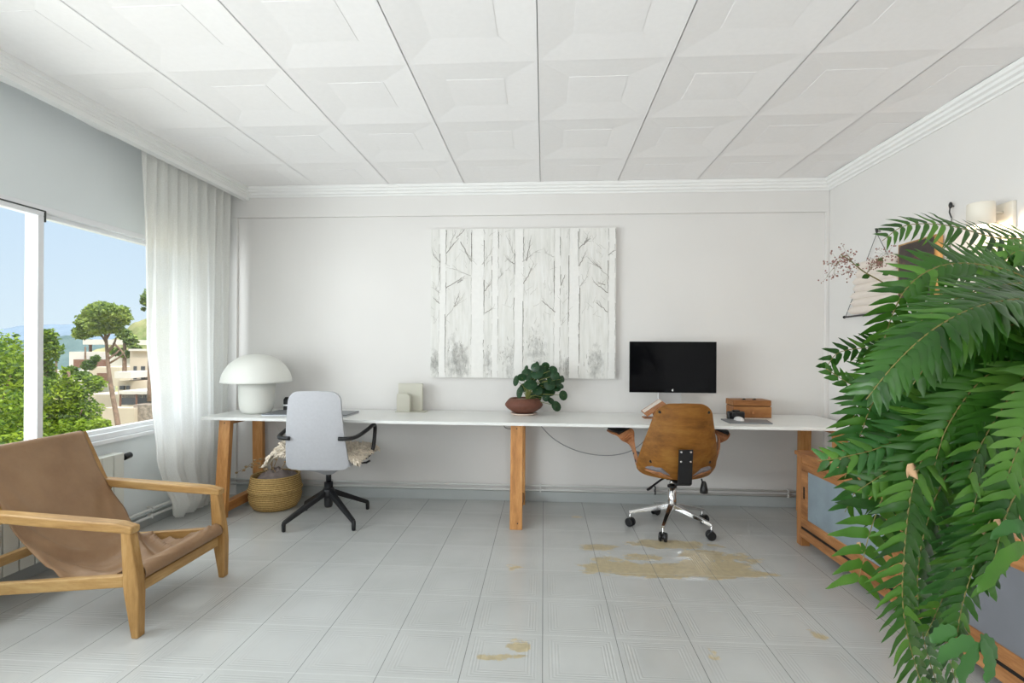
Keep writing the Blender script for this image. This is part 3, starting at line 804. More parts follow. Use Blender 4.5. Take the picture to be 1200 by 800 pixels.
p = link('painting', painting(), [M['canvas'], M['trunkpaint'], M['stroke'], M['strokel']], org=(PXC, PYF, PZ0))
tag(p, 'large pale unframed canvas of white birch trunks on the back wall', 'painting')

# ------------------------------------------------------------------ mushroom lamp
t = thing('table_lamp', (-2.30, 3.985, ZD), 'white mushroom shaped table lamp on the left end of the desk', 'lamp')
o = t.location
b = MB().lathe([(0.0,0.0),(0.086,0.0),(0.104,0.006),(0.120,0.03),(0.129,0.07),(0.133,0.13),(0.134,0.2),(0.134,0.25)], o, 48)
link('base', b, M['lamp'], t, o)
dome = []
R_, H_ = 0.262, 0.226
for i in range(19):
    a = i/18*PI/2
    dome.append((R_*math.cos(a)**0.88 if i < 18 else 0.0, 0.247+H_*math.sin(a)**1.12))
b = MB().lathe([(0.0,0.40),(0.15,0.36),(0.22,0.30),(0.254,0.248)] + dome, o, 64)
link('lamp_shade', b, M['lamp'], t, o)

# little black device beside the lamp
t = thing('desk_radio', (-2.05, 4.135, ZD), 'small black device with a silver band between the mushroom lamp and the white chair', 'device')
o = t.location
link('body', MB().box(o.x-0.085, o.x+0.085, o.y-0.05, o.y+0.05, ZD, ZD+0.045).prism([(o.y-0.05, ZD+0.06),(o.y+0.05, ZD+0.06),(o.y+0.05, ZD+0.10),(o.y-0.02, ZD+0.118),(o.y-0.05, ZD+0.10)], 'X', o.x-0.085, o.x+0.085), M['black'], t, o, bevel=0.006)
link('silver_band', MB().box(o.x-0.09, o.x+0.09, o.y-0.053, o.y+0.053, ZD+0.045, ZD+0.06), M['steel'], t, o, bevel=0.003)
link('dial', MB().tube([(o.x-0.03, o.y-0.058, ZD+0.022), (o.x-0.03, o.y-0.048, ZD+0.022)], 0.009, 14), M['steel'], t, o)

# grey laptop lying shut behind the white chair
t = thing('laptop', (-1.80, 3.93, ZD), 'closed grey laptop lying on the desk behind the white office chair', 'laptop')
o = t.location
link('base', MB().box(o.x-0.36, o.x+0.31, o.y-0.13, o.y+0.14, ZD, ZD+0.009), M['steel'], t, o, bevel=0.004)
link('lid', MB().box(o.x-0.36, o.x+0.31, o.y-0.13, o.y+0.14, ZD+0.0095, ZD+0.017), M['device'], t, o, bevel=0.004)

# beige letter stand: two round shouldered sheet metal shields on a plate
t = thing('letter_stand', (-1.08, 4.22, ZD), 'beige metal letter stand with a tall and a short panel on the desk', 'letter stand')
o = t.location
def shield(x0, x1, y0, y1, h, r):
    pts = [(x0, ZD+0.003), (x1, ZD+0.003)]
    for i in range(9):
        a = i/8*PI/2
        pts.append((x1-r+r*math.cos(a), ZD+h-r+r*math.sin(a)))
    pts.append((x0, ZD+h))
    return MB().prism(pts[::-1], 'Y', y0, y1)
link('tall_panel', shield(-1.215, -1.01, 4.225, 4.262, 0.232, 0.012), M['sage'], t, o, bevel=0.004)
link('short_panel', shield(-1.205, -1.095, 4.145, 4.205, 0.15, 0.035), M['sage'], t, o, bevel=0.004)
link('base_plate', MB().box(-1.215, -0.965, 4.14, 4.27, ZD, ZD+0.004), M['sage'], t, o, bevel=0.001)

# ------------------------------------------------------------------ potted round leaf plant
t = thing('potted_plant', (-0.155, 4.10, ZD), 'round leaved green plant in a wide reddish brown bowl on the long desk', 'plant')
o = t.location
link('saucer', MB().lathe([(0.0,0.0),(0.085,0.0),(0.105,0.010),(0.108,0.016),(0.098,0.014),(0.0,0.010)], o, 40), M['saucer'], t, o)
link('pot', MB().lathe([(0.0,0.014),(0.070,0.014),(0.10,0.03),(0.135,0.055),(0.152,0.078),(0.150,0.09),(0.128,0.118),(0.112,0.133),(0.104,0.134),(0.100,0.126),(0.100,0.112)], o, 48), M['terracotta'], t, o)
link('gravel', MB().lathe([(0.101,0.116),(0.07,0.124),(0.0,0.126)], o, 32), M['soil'], t, o)
lb = MB(); sb = MB()
rp_ = random.Random(5)
root = o+Vector((0.02, 0, 0.12))
# photo offsets (px right, px up from the gravel) and leaf radius in px
LV = [(-22,22,6.5,.45),(-18,8,7,.55),(-10,36,4.2,.5),(-8,30,7,.9),(-4,19,8,1),(1,38,5.5,.9),(4,41,4,.6),(3,32,8,1),(9,34,7,1),(13,39,5,.8),(15,31,7,.9),(22,36,5.2,.9),(24,29,5.5,1),(21,24,7,1),(11,22,7.5,1),
      (17,12,9,1),(4,12,6.5,.9),(0,3,9,1),(6,8,6,.9),(20,-1,5,.9),(28,24,6,.8),(33,25,4.2,.6),(34,6,6,.7),(26,-6,6.5,.9),(30,17,5,.8),(-2,26,6,.9),(14,3,5,.7),(-12,14,6,.9),(6,28,7,.9),(26,15,6,.9),(-14,26,5.5,.8),(10,14,6,.9),(18,18,7,.9)]
PX_ = 4.12/600
for (dx, dz, r, asp) in LV:
    c = root+Vector(((dx+9)*PX_, rp_.uniform(-0.085, 0.05), dz*PX_))
    n = Vector((dx*0.012+rp_.gauss(0,.3), -1.0+rp_.gauss(0,.25), 0.35+rp_.gauss(0,.3))).normalized()
    u = n.orthogonal().normalized(); v = n.cross(u)
    R = r*PX_*0.98
    if asp < 0.7:
        n = Vector((0.85 if dx > 0 else -0.85, -0.6, 0.2)).normalized(); u = Vector((0,0,1))-n*n.z; u.normalize(); v = n.cross(u)
    K = 14
    ring = [c+R*(u*math.cos(2*PI*i/K)+v*math.sin(2*PI*i/K))-n*R*0.13 for i in range(K)]
    mid = [c+R*0.55*(u*math.cos(2*PI*i/K)+v*math.sin(2*PI*i/K))+n*R*0.02 for i in range(K)]
    lb.add([c-n*R*0.03]+mid+ring, [(0,1+i,1+(i+1)%K) for i in range(K)]+[(1+i,1+K+i,1+K+(i+1)%K,1+(i+1)%K) for i in range(K)], 0, True)
    sb.tube(catmull([root, root+Vector(((dx+9)*PX_*0.3, (c.y-root.y)*.4, dz*PX_*0.6+0.02)), c], 6), 0.0022, 6)
link('leaves', lb, M['pilea'], t, o)
link('stems', sb, M['stem'], t, o)

# ------------------------------------------------------------------ monitor
t = thing('monitor', (1.0, 4.10, ZD), 'wide black computer monitor on a silver stand on the desk', 'monitor')
o = t.location
mx0, mx1, mz0, mz1, my = 0.672, 1.338, 0.953, 1.351, 4.055
link('casing', MB().box(mx0, mx1, my+0.006, my+0.03, mz0, mz1).box(mx0+0.05, mx1-0.05, my+0.03, my+0.045, mz0+0.05, mz1-0.05), M['steel'], t, o, bevel=0.004)
scr = link('screen', MB().box(mx0, mx1, my, my+0.0055, mz0, mz1), M['screen'], t, o, bevel=0.002)
lg = MB()                                             # tiny light emblem: a bitten round fruit with its leaf
ce_ = Vector((1.005, my-0.0009, 0.972))
pts = []
for i in range(20):
    a = 2*PI*i/20
    r = 0.0078*(1+0.05*math.cos(2*a))
    x = r*math.cos(a); z = r*math.sin(a)*1.02
    if x > 0.0052: x = 0.0052-(x-0.0052)*0.8
    pts.append((ce_.x+x, ce_.z+z))
lg.prism(pts[::-1], 'Y', ce_.y, my+0.0008)
lg.prism([(ce_.x-0.0005, ce_.z+0.0092),(ce_.x+0.0018, ce_.z+0.0105),(ce_.x+0.0035, ce_.z+0.0138),(ce_.x+0.001, ce_.z+0.0125)], 'Y', ce_.y, my+0.0008)
link('emblem', lg, M['white_pl'], scr, o)
link('stand', MB().box(0.905, 1.085, my+0.06, my+0.075, ZD+0.01, 1.10).prism([(my-0.04, ZD),(my+0.12, ZD),(my+0.12, ZD+0.008),(my-0.04, ZD+0.008)], 'X', 0.905, 1.085).box(0.95, 1.04, my+0.04, my+0.065, 1.06, 1.14), M['steel'], t, o, bevel=0.004)

# slanted brown stand left of the plywood chair
t = thing('book_rest', (0.80, 4.0, ZD), 'small slanted brown wooden book rest on the desk left of the plywood chair', 'book rest')
o = t.location
R3 = Matrix.Rotation(math.radians(-34), 3, 'Y') @ Matrix.Rotation(math.radians(8), 3, 'X')
link('board', MB().obox((0.845, 4.0, ZD+0.080), (0.17, 0.16, 0.012), R3), M['plyedge'], t, o, bevel=0.002)
link('ridge', MB().obox((0.838, 3.995, ZD+0.090), (0.16, 0.02, 0.010), R3).obox((0.838, 4.04, ZD+0.091), (0.16, 0.02, 0.010), R3), M['cream'], t, o, bevel=0.002)
link('prop', MB().bar((0.90, 4.045, ZD+0.022), (0.87, 4.03, ZD+0.088), 0.09, 0.008, (0, 1, 0)).box(0.77, 0.93, 3.95, 4.06, ZD, ZD+0.006), M['plyedge'], t, o, bevel=0.001)

# right hand end of the desk: chest, camera, pad, mouse
t = thing('wooden_chest', (1.62, 4.16, ZD), 'small brown wooden chest with a lid and dark hinges on the desk', 'box')
o = t.location
link('body', MB().box(1.478, 1.765, 4.08, 4.245, ZD, ZD+0.088), M['chest'], t, o, bevel=0.004)
link('lid', MB().box(1.474, 1.762, 4.076, 4.247, ZD+0.093, ZD+0.138), M['chest'], t, o, bevel=0.005)
link('seam', MB().box(1.484, 1.758, 4.086, 4.24, ZD+0.086, ZD+0.095), M['cavity'], t, o)
for x in (1.565, 1.645):
    link('hinge', MB().box(x-0.012, x+0.012, 4.10, 4.125, ZD+0.137, ZD+0.143).tube([(x-0.008, 4.105, ZD+0.145), (x+0.008, 4.105, ZD+0.145)], 0.005, 8), M['black'], t, o, bevel=0.001)
link('catch', MB().box(1.612, 1.63, 4.072, 4.081, ZD+0.03, ZD+0.05), M['cabZ'], t, o, bevel=0.002)
t = thing('compact_camera', (1.46, 3.99, ZD), 'small black camera in front of the wooden chest', 'camera')
o = t.location
link('body', MB().box(1.40, 1.525, 3.975, 4.02, ZD, ZD+0.06), M['black'], t, o, bevel=0.01, seg=3)
link('lens', MB().tube([(1.44, 3.976, ZD+0.03), (1.44, 3.935, ZD+0.03)], 0.024, 20), M['black'], t, o)
link('top_plate', MB().box(1.44, 1.49, 3.98, 4.015, ZD+0.058, ZD+0.07), M['blackm'], t, o, bevel=0.004)
t = thing('tablet', (1.48, 3.80, ZD), 'flat grey tablet on the desk with the white mouse lying on it', 'tablet')
o = t.location
link('body', MB().prism([(1.335, 3.95),(1.665, 3.93),(1.625, 3.735),(1.33, 3.745)][::-1], 'Z', ZD, ZD+0.009), M['device'], t, o, bevel=0.003)
m_ = MB().grid(lambda u, v: (1.44+0.033*math.cos(2*PI*u)*math.sin(PI/2*v), 3.87+0.055*math.sin(2*PI*u)*math.sin(PI/2*v), ZD+0.0092+0.026*math.cos(PI/2*v)**0.8), 24, 8)
m = link('computer_mouse', m_, M['white_pl'], org=(1.44, 3.87, ZD+0.009))
tag(m, 'white computer mouse lying on the grey tablet', 'mouse')

# ------------------------------------------------------------------ cables
def cable(name, pts, label, mat, r=0.004, n=40):
    pts = [Vector(p) for p in pts]
    o_ = link(name, MB().tube(catmull(pts, n), r, 8), mat, org=pts[0])
    return tag(o_, label, 'cable')
cable('power_cable', [(-0.07,4.12,0.733),(-0.04,4.16,0.69),(0.08,4.2,0.56),(0.24,4.22,0.47),(0.42,4.23,0.425),(0.60,4.22,0.43),(0.74,4.18,0.49),(0.86,4.12,0.63),(0.93,4.10,0.733)],
      'long grey cable sagging under the desk between trestle and plywood chair', M['cable'])
cable('power_cable', [(-0.12,4.2,0.733),(-0.17,4.2,0.68),(-0.24,4.2,0.635),(-0.31,4.2,0.64),(-0.325,4.2,0.69),(-0.30,4.2,0.733)], 'short dark cable loop under the desk left of the middle trestle', M['wire'], 0.003)
cable('lamp_cord', [(-2.30,4.12,0.733),(-2.28,4.2,0.68),(-2.24,4.24,0.56),(-2.205,4.26,0.42),(-2.20,4.28,0.22),(-2.22,4.29,0.02)], 'thin pale lamp cord hanging under the left end of the desk', M['cablew'], 0.003)

# ------------------------------------------------------------------ basket with cloth and twigs
BX, BY = -2.16, 4.02
t = thing('basket', (BX, BY, 0), 'round woven seagrass basket on the floor under the desk', 'basket')
o = t.location
bp = [(0.0,0.004),(0.145,0.0),(0.165,0.01),(0.190,0.05),(0.201,0.10),(0.196,0.135),(0.204,0.145),(0.207,0.16),(0.200,0.172),(0.196,0.19),(0.190,0.23),(0.183,0.262),(0.176,0.268),(0.170,0.262),(0.172,0.2),(0.168,0.06),(0.0,0.03)]
link('body', MB().lathe(bp, o, 56), M['basket'], t, o)
cl = MB()
def clf(u, v):
    a = 2*PI*u; r = 0.163*v
    x = BX+0.01+r*math.cos(a); y = BY+r*math.sin(a)
    z = 0.225+0.085*(1-v**1.6)+0.035*noise.noise(Vector((x*14, y*14, 2.0)))+0.02*noise.noise(Vector((x*34, y*30, 5)))+0.025*max(0, math.cos(a-0.3))*v
    return (x, y, z)
cl.grid(clf, 48, 16)
c = link('folded_cloth', cl, M['throw'], org=(BX, BY, 0.2)); tag(c, 'crumpled grey mauve cloth filling the seagrass basket', 'cloth')
tw = MB(); tl_ = []
rt = random.Random(9)
for k, (a, l_, h_) in enumerate(((2.9,0.30,0.10),(2.3,0.22,0.17),(0.4,0.22,0.16),(1.2,0.25,0.22),(3.3,0.20,0.14),(0.0,0.16,0.20),(1.7,0.2,0.2))):
    p0 = Vector((BX+rt.uniform(-.03,.06), BY+rt.uniform(-.05,.0), 0.27)); p1 = p0+Vector((math.cos(a)*l_*0.5, -0.03, h_*0.75)); p2 = p0+Vector((math.cos(a)*l_, -0.05, h_*0.75 if k % 2 else h_*0.2))
    cpts = catmull([p0, p1, p2], 10)
    tw.tube(cpts, [0.0035*(1-0.06*i) for i in range(11)], 6)
    for i in (4, 6, 8, 10):
        if rt.random() < 0.75:
            tl_.append(cpts[i]+Vector((rt.uniform(-.01,.01), -0.004, rt.uniform(-.01,.012))))
s = thing('dried_twigs', (BX, BY, 0.25), 'dried curly twigs with pale buds sticking out of the basket', 'twigs')
link('stems', tw, M['twig'], s, s.location); 
for q in tl_: link('bud', MB().sphere(q, 0.011, 1.2, 0.8, 0.8, 8, 6), M['twig'], s, s.location)

# ------------------------------------------------------------------ white office chair
WC = Vector((-1.60, 3.74, 0))
t = thing('office_chair', WC, 'light grey upholstered office chair with black arms and a four legged base', 'chair', rz=math.radians(2))
def wc_back(u, v):
    v = 0.5-0.5*math.cos(PI*v); u = 0.5-0.5*math.cos(PI*u) if False else u
    # u across -1..1, v from bottom 0 to top 1
    uu = 2*u-1
    zz = 0.43+0.555*v
    hw = 0.222-0.045*v
    rc = 0.06
    e = max(0.0, (zz-(0.985-rc))/rc)
    hw2 = hw-rc+rc*math.sqrt(max(0, 1-e*e)) if e > 0 else hw
    e2 = max(0.0, ((0.43+0.05)-zz)/0.05)
    if e2 > 0: hw2 = hw-0.05+0.05*math.sqrt(max(0, 1-e2*e2))
    ue = uu*hw2/hw
    y = -0.215-0.075*v+0.03*v*v + (0.035-0.022*v)*abs(ue)**2.2 - 0.018*math.sin(PI*v)
    zz -= 0.010*v*v*ue*ue
    return (uu*hw2, y, zz)
b = MB().grid(wc_back, 28, 32)
link('backrest', b, M['chair_fabric'], t, solid=0.042, soff=-1 if False else 0, bevel=0.014, seg=3)
def wc_seat(u, v):
    uu = 2*u-1
    y = -0.20+0.46*v
    hw = 0.225
    e = max(0, (y-0.18)/0.08); hw2 = hw-0.08+0.08*math.sqrt(max(0, 1-e*e))
    z = 0.465+0.02*v-0.02*(1-uu*uu)+0.0 - 0.03*max(0,v-0.85)/0.15
    return (uu*hw2, y, z)
link('seat', MB().grid(wc_seat, 20, 20), M['chair_fabric'], t, solid=0.045, soff=0, bevel=0.012, seg=2)
# shell under the seat tapering to the column
def under(u, v):
    a = 2*PI*u
    f = (1-v)
    rx = 0.035+0.175*f**1.1; ry = 0.035+0.19*f**1.1
    se = lambda c: (abs(c)**0.75)*(1 if c >= 0 else -1)
    return (rx*se(math.cos(a)), 0.0+ry*se(math.sin(a))-0.02*f, 0.346+0.085*f**0.9)
link('seat_shell', MB().grid(under, 36, 8), M['chair_fabric'], t)
for s_ in (-1, 1):
    pts = [(s_*0.172,-0.272,0.655),(s_*0.215,-0.268,0.655),(s_*0.262,-0.235,0.657),(s_*0.285,-0.16,0.665),(s_*0.300,-0.02,0.685),(s_*0.305,0.09,0.70),(s_*0.306,0.125,0.695),(s_*0.305,0.145,0.67),(s_*0.298,0.15,0.58),(s_*0.288,0.135,0.50),(s_*0.25,0.10,0.452),(s_*0.19,0.07,0.437)]
    link('armrest', MB().tube(catmull(pts, 44), 0.0145, 12), M['blackm'], t)
link('column', MB().tube([(0,0,0.10),(0,0,0.115),(0,0,0.285)], [0.026,0.031,0.031], 20).tube([(0,0,0.28),(0,0,0.385)], 0.0195, 18).lathe([(0.04,0.175),(0.046,0.19),(0.046,0.225),(0.034,0.245)], (0,0,0), 24), M['blackm'], t)
for k in range(4):
    a = math.radians(51+90*k)
    d = Vector((math.cos(a), math.sin(a), 0)); R = 0.345
    b = MB().bar(d*0.025+Vector((0,0,0.213)), d*(R-0.008)+Vector((0,0,0.062)), 0.044, 0.042, (0,0,1), 0.026, 0.03)
    b.tube([d*(R-0.012)+Vector((0,0,0.072)), d*(R-0.006)+Vector((0,0,0.05)), d*(R-0.006)], [0.015,0.015,0.014], 12)
    link('base_leg', b, M['blackm'], t, bevel=0.007, seg=2)
link('lever', MB().tube([(0.12,-0.02,0.445),(0.26,-0.03,0.437),(0.295,-0.03,0.44),(0.32,-0.03,0.455)], [0.006,0.006,0.008,0.008], 8), M['black'], t)
# sheepskin thrown over the seat
def skin():
    b = MB(); r = random.Random(4)
    def f(u, v):
        uu = 2*u-1; vv = 2*v-1
        hw = 0.275+0.02*noise.noise(Vector((vv*3, 1, 0)))
        x = uu*hw*(1.42 if uu < 0 else 1.0)
        y = 0.055+vv*0.235
        z = 0.53-0.03*max(0, -vv)
        over = max(0, abs(x)-0.22)
        z -= over*0.6 if x > 0 else 6.0*max(0, -x-0.31)**2+0.4*max(0, -x-0.33)
        if x < 0: z += 0.075*math.exp(-((x+0.30)/0.085)**2)*(1-vv*vv*.6)
        z += 0.012*noise.noise(Vector((x*22, y*22, 0)))
        z -= 0.02*max(0, vv-0.6)
        return Vector((x, y, z))
    b.grid(f, 40, 34)
    b.grid(lambda u, v: f(u, v)-Vector((0, 0, 0.022)), 20, 16)
    for _ in range(2600):
        u, v = r.random(), r.random()
        if r.random() < 0.5:                                  # thicker pile round the rim
            if r.random() < .5: u = r.choice((r.uniform(0,.12), r.uniform(.88,1)))
            else: v = r.choice((r.uniform(0,.12), r.uniform(.88,1)))
        p = f(u, v); uu = 2*u-1; vv = 2*v-1
        d = Vector((uu*abs(uu)*1.2+r.gauss(0,.5), vv*abs(vv)*1.2+r.gauss(0,.5), 0.7-1.3*max(abs(uu),abs(vv))**4+r.gauss(0,.3))).normalized()
        L_ = r.uniform(0.018, 0.036)
        q = p+d*L_*0.6+Vector((r.gauss(0,.004), r.gauss(0,.004), 0)); e = q+Vector((d.x*.6, d.y*.6, d.z-0.5)).normalized()*L_*0.5
        b.tube([p-d*0.004, q, e], [0.0065, 0.0058, 0.002], 5, cap=False)
    return b
sk = link('sheepskin', skin(), M['wool'])
tag(sk, 'shaggy cream sheepskin spread over the seat of the light grey office chair', 'sheepskin')
sk.location = WC; sk.rotation_euler = (0, 0, math.radians(2))

# ------------------------------------------------------------------ plywood office chair
PCH = Vector((0.93, 3.755, 0))
t = thing('swivel_chair', PCH, 'plywood backed office chair with bentwood arms and a chrome five star base', 'chair', rz=math.radians(3))
def ply(u, v, off=0.0, grow=0.0):
    return ply_(u, 0.5-0.5*math.cos(PI*v), off, grow)
def ply_(u, v, off=0.0, grow=0.0):
    uu = 2*u-1
    z = 0.402+0.528*v
    prof_ = [(0,0.262),(0.1,0.274),(0.25,0.268),(0.45,0.248),(0.7,0.214),(0.9,0.19),(1.0,0.178)]
    hw = prof_[-1][1]
    for (a, wa), (c_, wc_) in zip(prof_, prof_[1:]):
        if a <= v <= c_:
            s_ = (v-a)/(c_-a); hw = wa+(wc_-wa)*s_; break
    hw += grow; h0 = hw
    rt_ = 0.075
    e = max(0.0, (z-(0.93-rt_))/rt_)
    if e > 0: hw = hw-rt_+rt_*math.sqrt(max(0, 1-min(1, e)**2.2))
    rb_ = 0.045
    e = max(0.0, ((0.402+rb_)-z)/rb_)
    if e > 0: hw = hw-rb_*1.2+rb_*1.2*math.sqrt(max(0, 1-min(1, e)**2))
    ue = uu*hw/h0
    wrap = (0.11*(1-v)**0.8+0.03)
    y = -0.255-0.035*v + 0.06*(1-v)**3 + wrap*abs(ue)**2.3 + off
    # sagging curve of lower edge
    z -= 0.0
    zc = z + 0.018*(1-v)*abs(ue)**2 - 0.012*v*v*abs(ue)**2
    return (uu*hw, y, zc)
link('backrest', MB().grid(lambda u, v: ply(u, v), 36, 36), M['ply'], t, solid=0.014, soff=0, bevel=0.003)
link('back_cushion', MB().grid(lambda u, v: ply_(u, 0.05+0.90*(0.5-0.5*math.cos(PI*v)), 0.032, -0.03), 30, 30), M['cream'], t, solid=0.04, soff=0, bevel=0.012)
def plyseat(u, v, dz=0.0, g=0.0):
    uu = 2*u-1; y = -0.20+0.46*v
    hw = 0.236+g
    e = max(0, (v-0.72)/0.28); hw = hw-0.12+0.12*math.sqrt(max(0, 1-e*e))
    e = max(0, (0.25-v)/0.25); hw = hw-0.10+0.10*math.sqrt(max(0, 1-e*e))
    z = 0.408+0.045*abs(uu)**2.5+0.02*v - 0.03*max(0, v-0.8)/0.2 + dz
    return (uu*hw, y, z)
link('seat', MB().grid(lambda u, v: plyseat(u, v), 28, 20), M['plyedge'], t, solid=0.014, soff=0, bevel=0.003)
link('seat_cushion', MB().grid(lambda u, v: plyseat(u, v, 0.034, -0.004), 28, 20), M['grey_pad'], t, solid=0.048, soff=0, bevel=0.014)
for (x, v_) in ((-0.163, 0.895), (0.163, 0.895), (-0.200, 0.21), (0.200, 0.21)):
    # screw heads following the shell
    hw_ = ply_(1.0, v_)[0]; u_ = (x/hw_+1)/2; p = Vector(ply_(u_, v_))
    link('screw', MB().tube([p+Vector((0,-0.011,0)), p+Vector((0,-0.003,0))], [0.009,0.011], 14), M['black'], t)
bk = MB()
pts = [(-0.292, 0.625), (-0.268, 0.40), (-0.24, 0.385), (-0.03, 0.385), (-0.03, 0.375), (-0.25, 0.372), (-0.283, 0.392), (-0.303, 0.625)]
bk.prism(pts, 'X', -0.047, 0.047)
brk = link('back_bracket', bk, M['blackm'], t, bevel=0.003)
for (x, z) in ((-0.032,0.61),(0.032,0.61),(-0.032,0.545),(0.032,0.545)):
    yy = -0.3025+0.02*(0.625-z)/0.233
    link('bolt', MB().tube([(x, yy-0.005, z), (x, yy+0.002, z)], [0.006, 0.0075], 10), M['chrome'], brk)
link('mechanism', MB().box(-0.07, 0.07, -0.10, 0.09, 0.372, 0.398), M['blackm'], t, bevel=0.006)
link('column', MB().tube([(0,0,0.13),(0,0,0.145),(0,0,0.30),(0,0,0.302)], [0.026,0.031,0.031,0.027], 24).tube([(0,0,0.30),(0,0,0.38)], 0.019, 20), M['chrome'], t)
link('column_collar', MB().tube([(0,0,0.298),(0,0,0.312)], 0.033, 24), M['black'], t)
cst = None
for k in range(5):
    a = math.radians(170+72*k)
    d = Vector((math.cos(a), math.sin(a), 0)); R = 0.30
    lg_ = MB().bar(d*0.02+Vector((0,0,0.165)), d*R+Vector((0,0,0.098)), 0.040, 0.036, (0,0,1), 0.022, 0.020)
    lg_.tube([d*(R-0.006)+Vector((0,0,0.095)), d*(R-0.006)+Vector((0,0,0.06))], 0.008, 10)
    link('base_leg', lg_, M['chrome'], t, bevel=0.006, seg=2)
    sw = a+0.9+0.7*k
    ax = Vector((math.cos(sw), math.sin(sw), 0)); c0 = d*(R+0.002)+Vector((0,0,0.031))+Vector((-ax.y, ax.x, 0))*0.012
    cb_ = MB()
    for sgn in (-1, 1):
        cb_.tube([c0+ax*sgn*0.008, c0+ax*sgn*0.010, c0+ax*sgn*0.024, c0+ax*sgn*0.027], [0.026,0.031,0.031,0.026], 22)
    cb_.tube([c0-ax*0.009, c0+ax*0.009], 0.016, 12)
    cb_.obox(c0+Vector((0,0,0.018)), (0.05, 0.03, 0.02), Matrix.Rotation(sw, 3, 'Z'))
    link('caster', cb_, M['black'], t, bevel=0.002)
for s_ in (-1, 1):
    # bent plywood strip: up from the seat side, then forward as an arm rest
    path = [(s_*0.258,-0.055,0.455),(s_*0.275,-0.06,0.52),(s_*0.298,-0.06,0.60),(s_*0.322,-0.04,0.66),(s_*0.345,-0.005,0.69),(s_*0.372,0.06,0.694),(s_*0.386,0.14,0.697),(s_*0.382,0.20,0.691)]
    cp = catmull(path, 30)
    b = MB(); pr = MB(); K = len(cp)
    wdt = [0.045+0.018*min(1, max(0, (i-8)/10)) for i in range(K)]
    def strip(mb, off, th, i0, i1, wk=1.0):
        rows = []
        for i in range(i0, i1):
            tt = (cp[min(i+1,K-1)]-cp[max(i-1,0)]).normalized()
            # width direction turns from front-back at the root to sideways at the rest
            f = min(1, max(0, (i-6)/14)); f = f*f*(3-2*f)
            wd = (Vector((0,1,0))*(1-f)+Vector((s_*0.9,-0.2,-0.28))*f); wd = (wd-tt*wd.dot(tt)).normalized()
            nn = tt.cross(wd).normalized()
            if nn.z < 0 and f > 0.5: nn = -nn
            if f <= 0.5 and nn.x*s_ < 0 and False: nn = -nn
            h = wdt[i]*wk
            if i > K-5: h *= [1, .96, .86, .66, .4][i-(K-5)]
            rows.append([cp[i]+wd*h+nn*(off+th/2), cp[i]-wd*h+nn*(off+th/2), cp[i]-wd*h+nn*(off-th/2), cp[i]+wd*h+nn*(off-th/2)])
        o_ = len(mb.v); mb.add([q for r_ in rows for q in r_], [])
        n_ = len(rows)
        for i in range(n_-1):
            for j in range(4):
                a_ = o_+4*i+j; c_ = o_+4*i+(j+1) % 4
                mb.f.append([a_, c_, c_+4, a_+4]); mb.m.append(0); mb.s.append(False)
        mb.f.append([o_,o_+1,o_+2,o_+3]); mb.m.append(0); mb.s.append(False)
        e_ = o_+4*(n_-1); mb.f.append([e_+3,e_+2,e_+1,e_]); mb.m.append(0); mb.s.append(False)
    strip(b, 0.0, 0.013, 0, K)
    ar = link('armrest', b, M['plyedge'], t, bevel=0.003, merge=True)
    strip(pr, 0.013, 0.012, 17, K-1, 0.82)
    link('arm_pad', pr, M['blackm'], ar, bevel=0.003, merge=True)
    for q in (3, 6):
        p = cp[q]; link('screw', MB().tube([p+Vector((s_*0.002,-0.0,0)), p+Vector((s_*0.012,0,0))], 0.008, 10), M['black'], ar)
link('height_lever', MB().tube(catmull([(-0.05,-0.05,0.385),(-0.10,-0.09,0.375),(-0.16,-0.12,0.345),(-0.20,-0.14,0.322),(-0.215,-0.15,0.318)], 14), [0.007]*9+[0.009]*6, 8), M['black'], t)
link('tension_knob', MB().tube([(0.16,-0.14,0.395),(0.165,-0.15,0.37)], 0.006, 8).lathe([(0.008,0.09),(0.016,0.08),(0.027,0.03),(0.026,0.008),(0.0,0.0)], (0.172,-0.155,0.292), 14), M['black'], t)

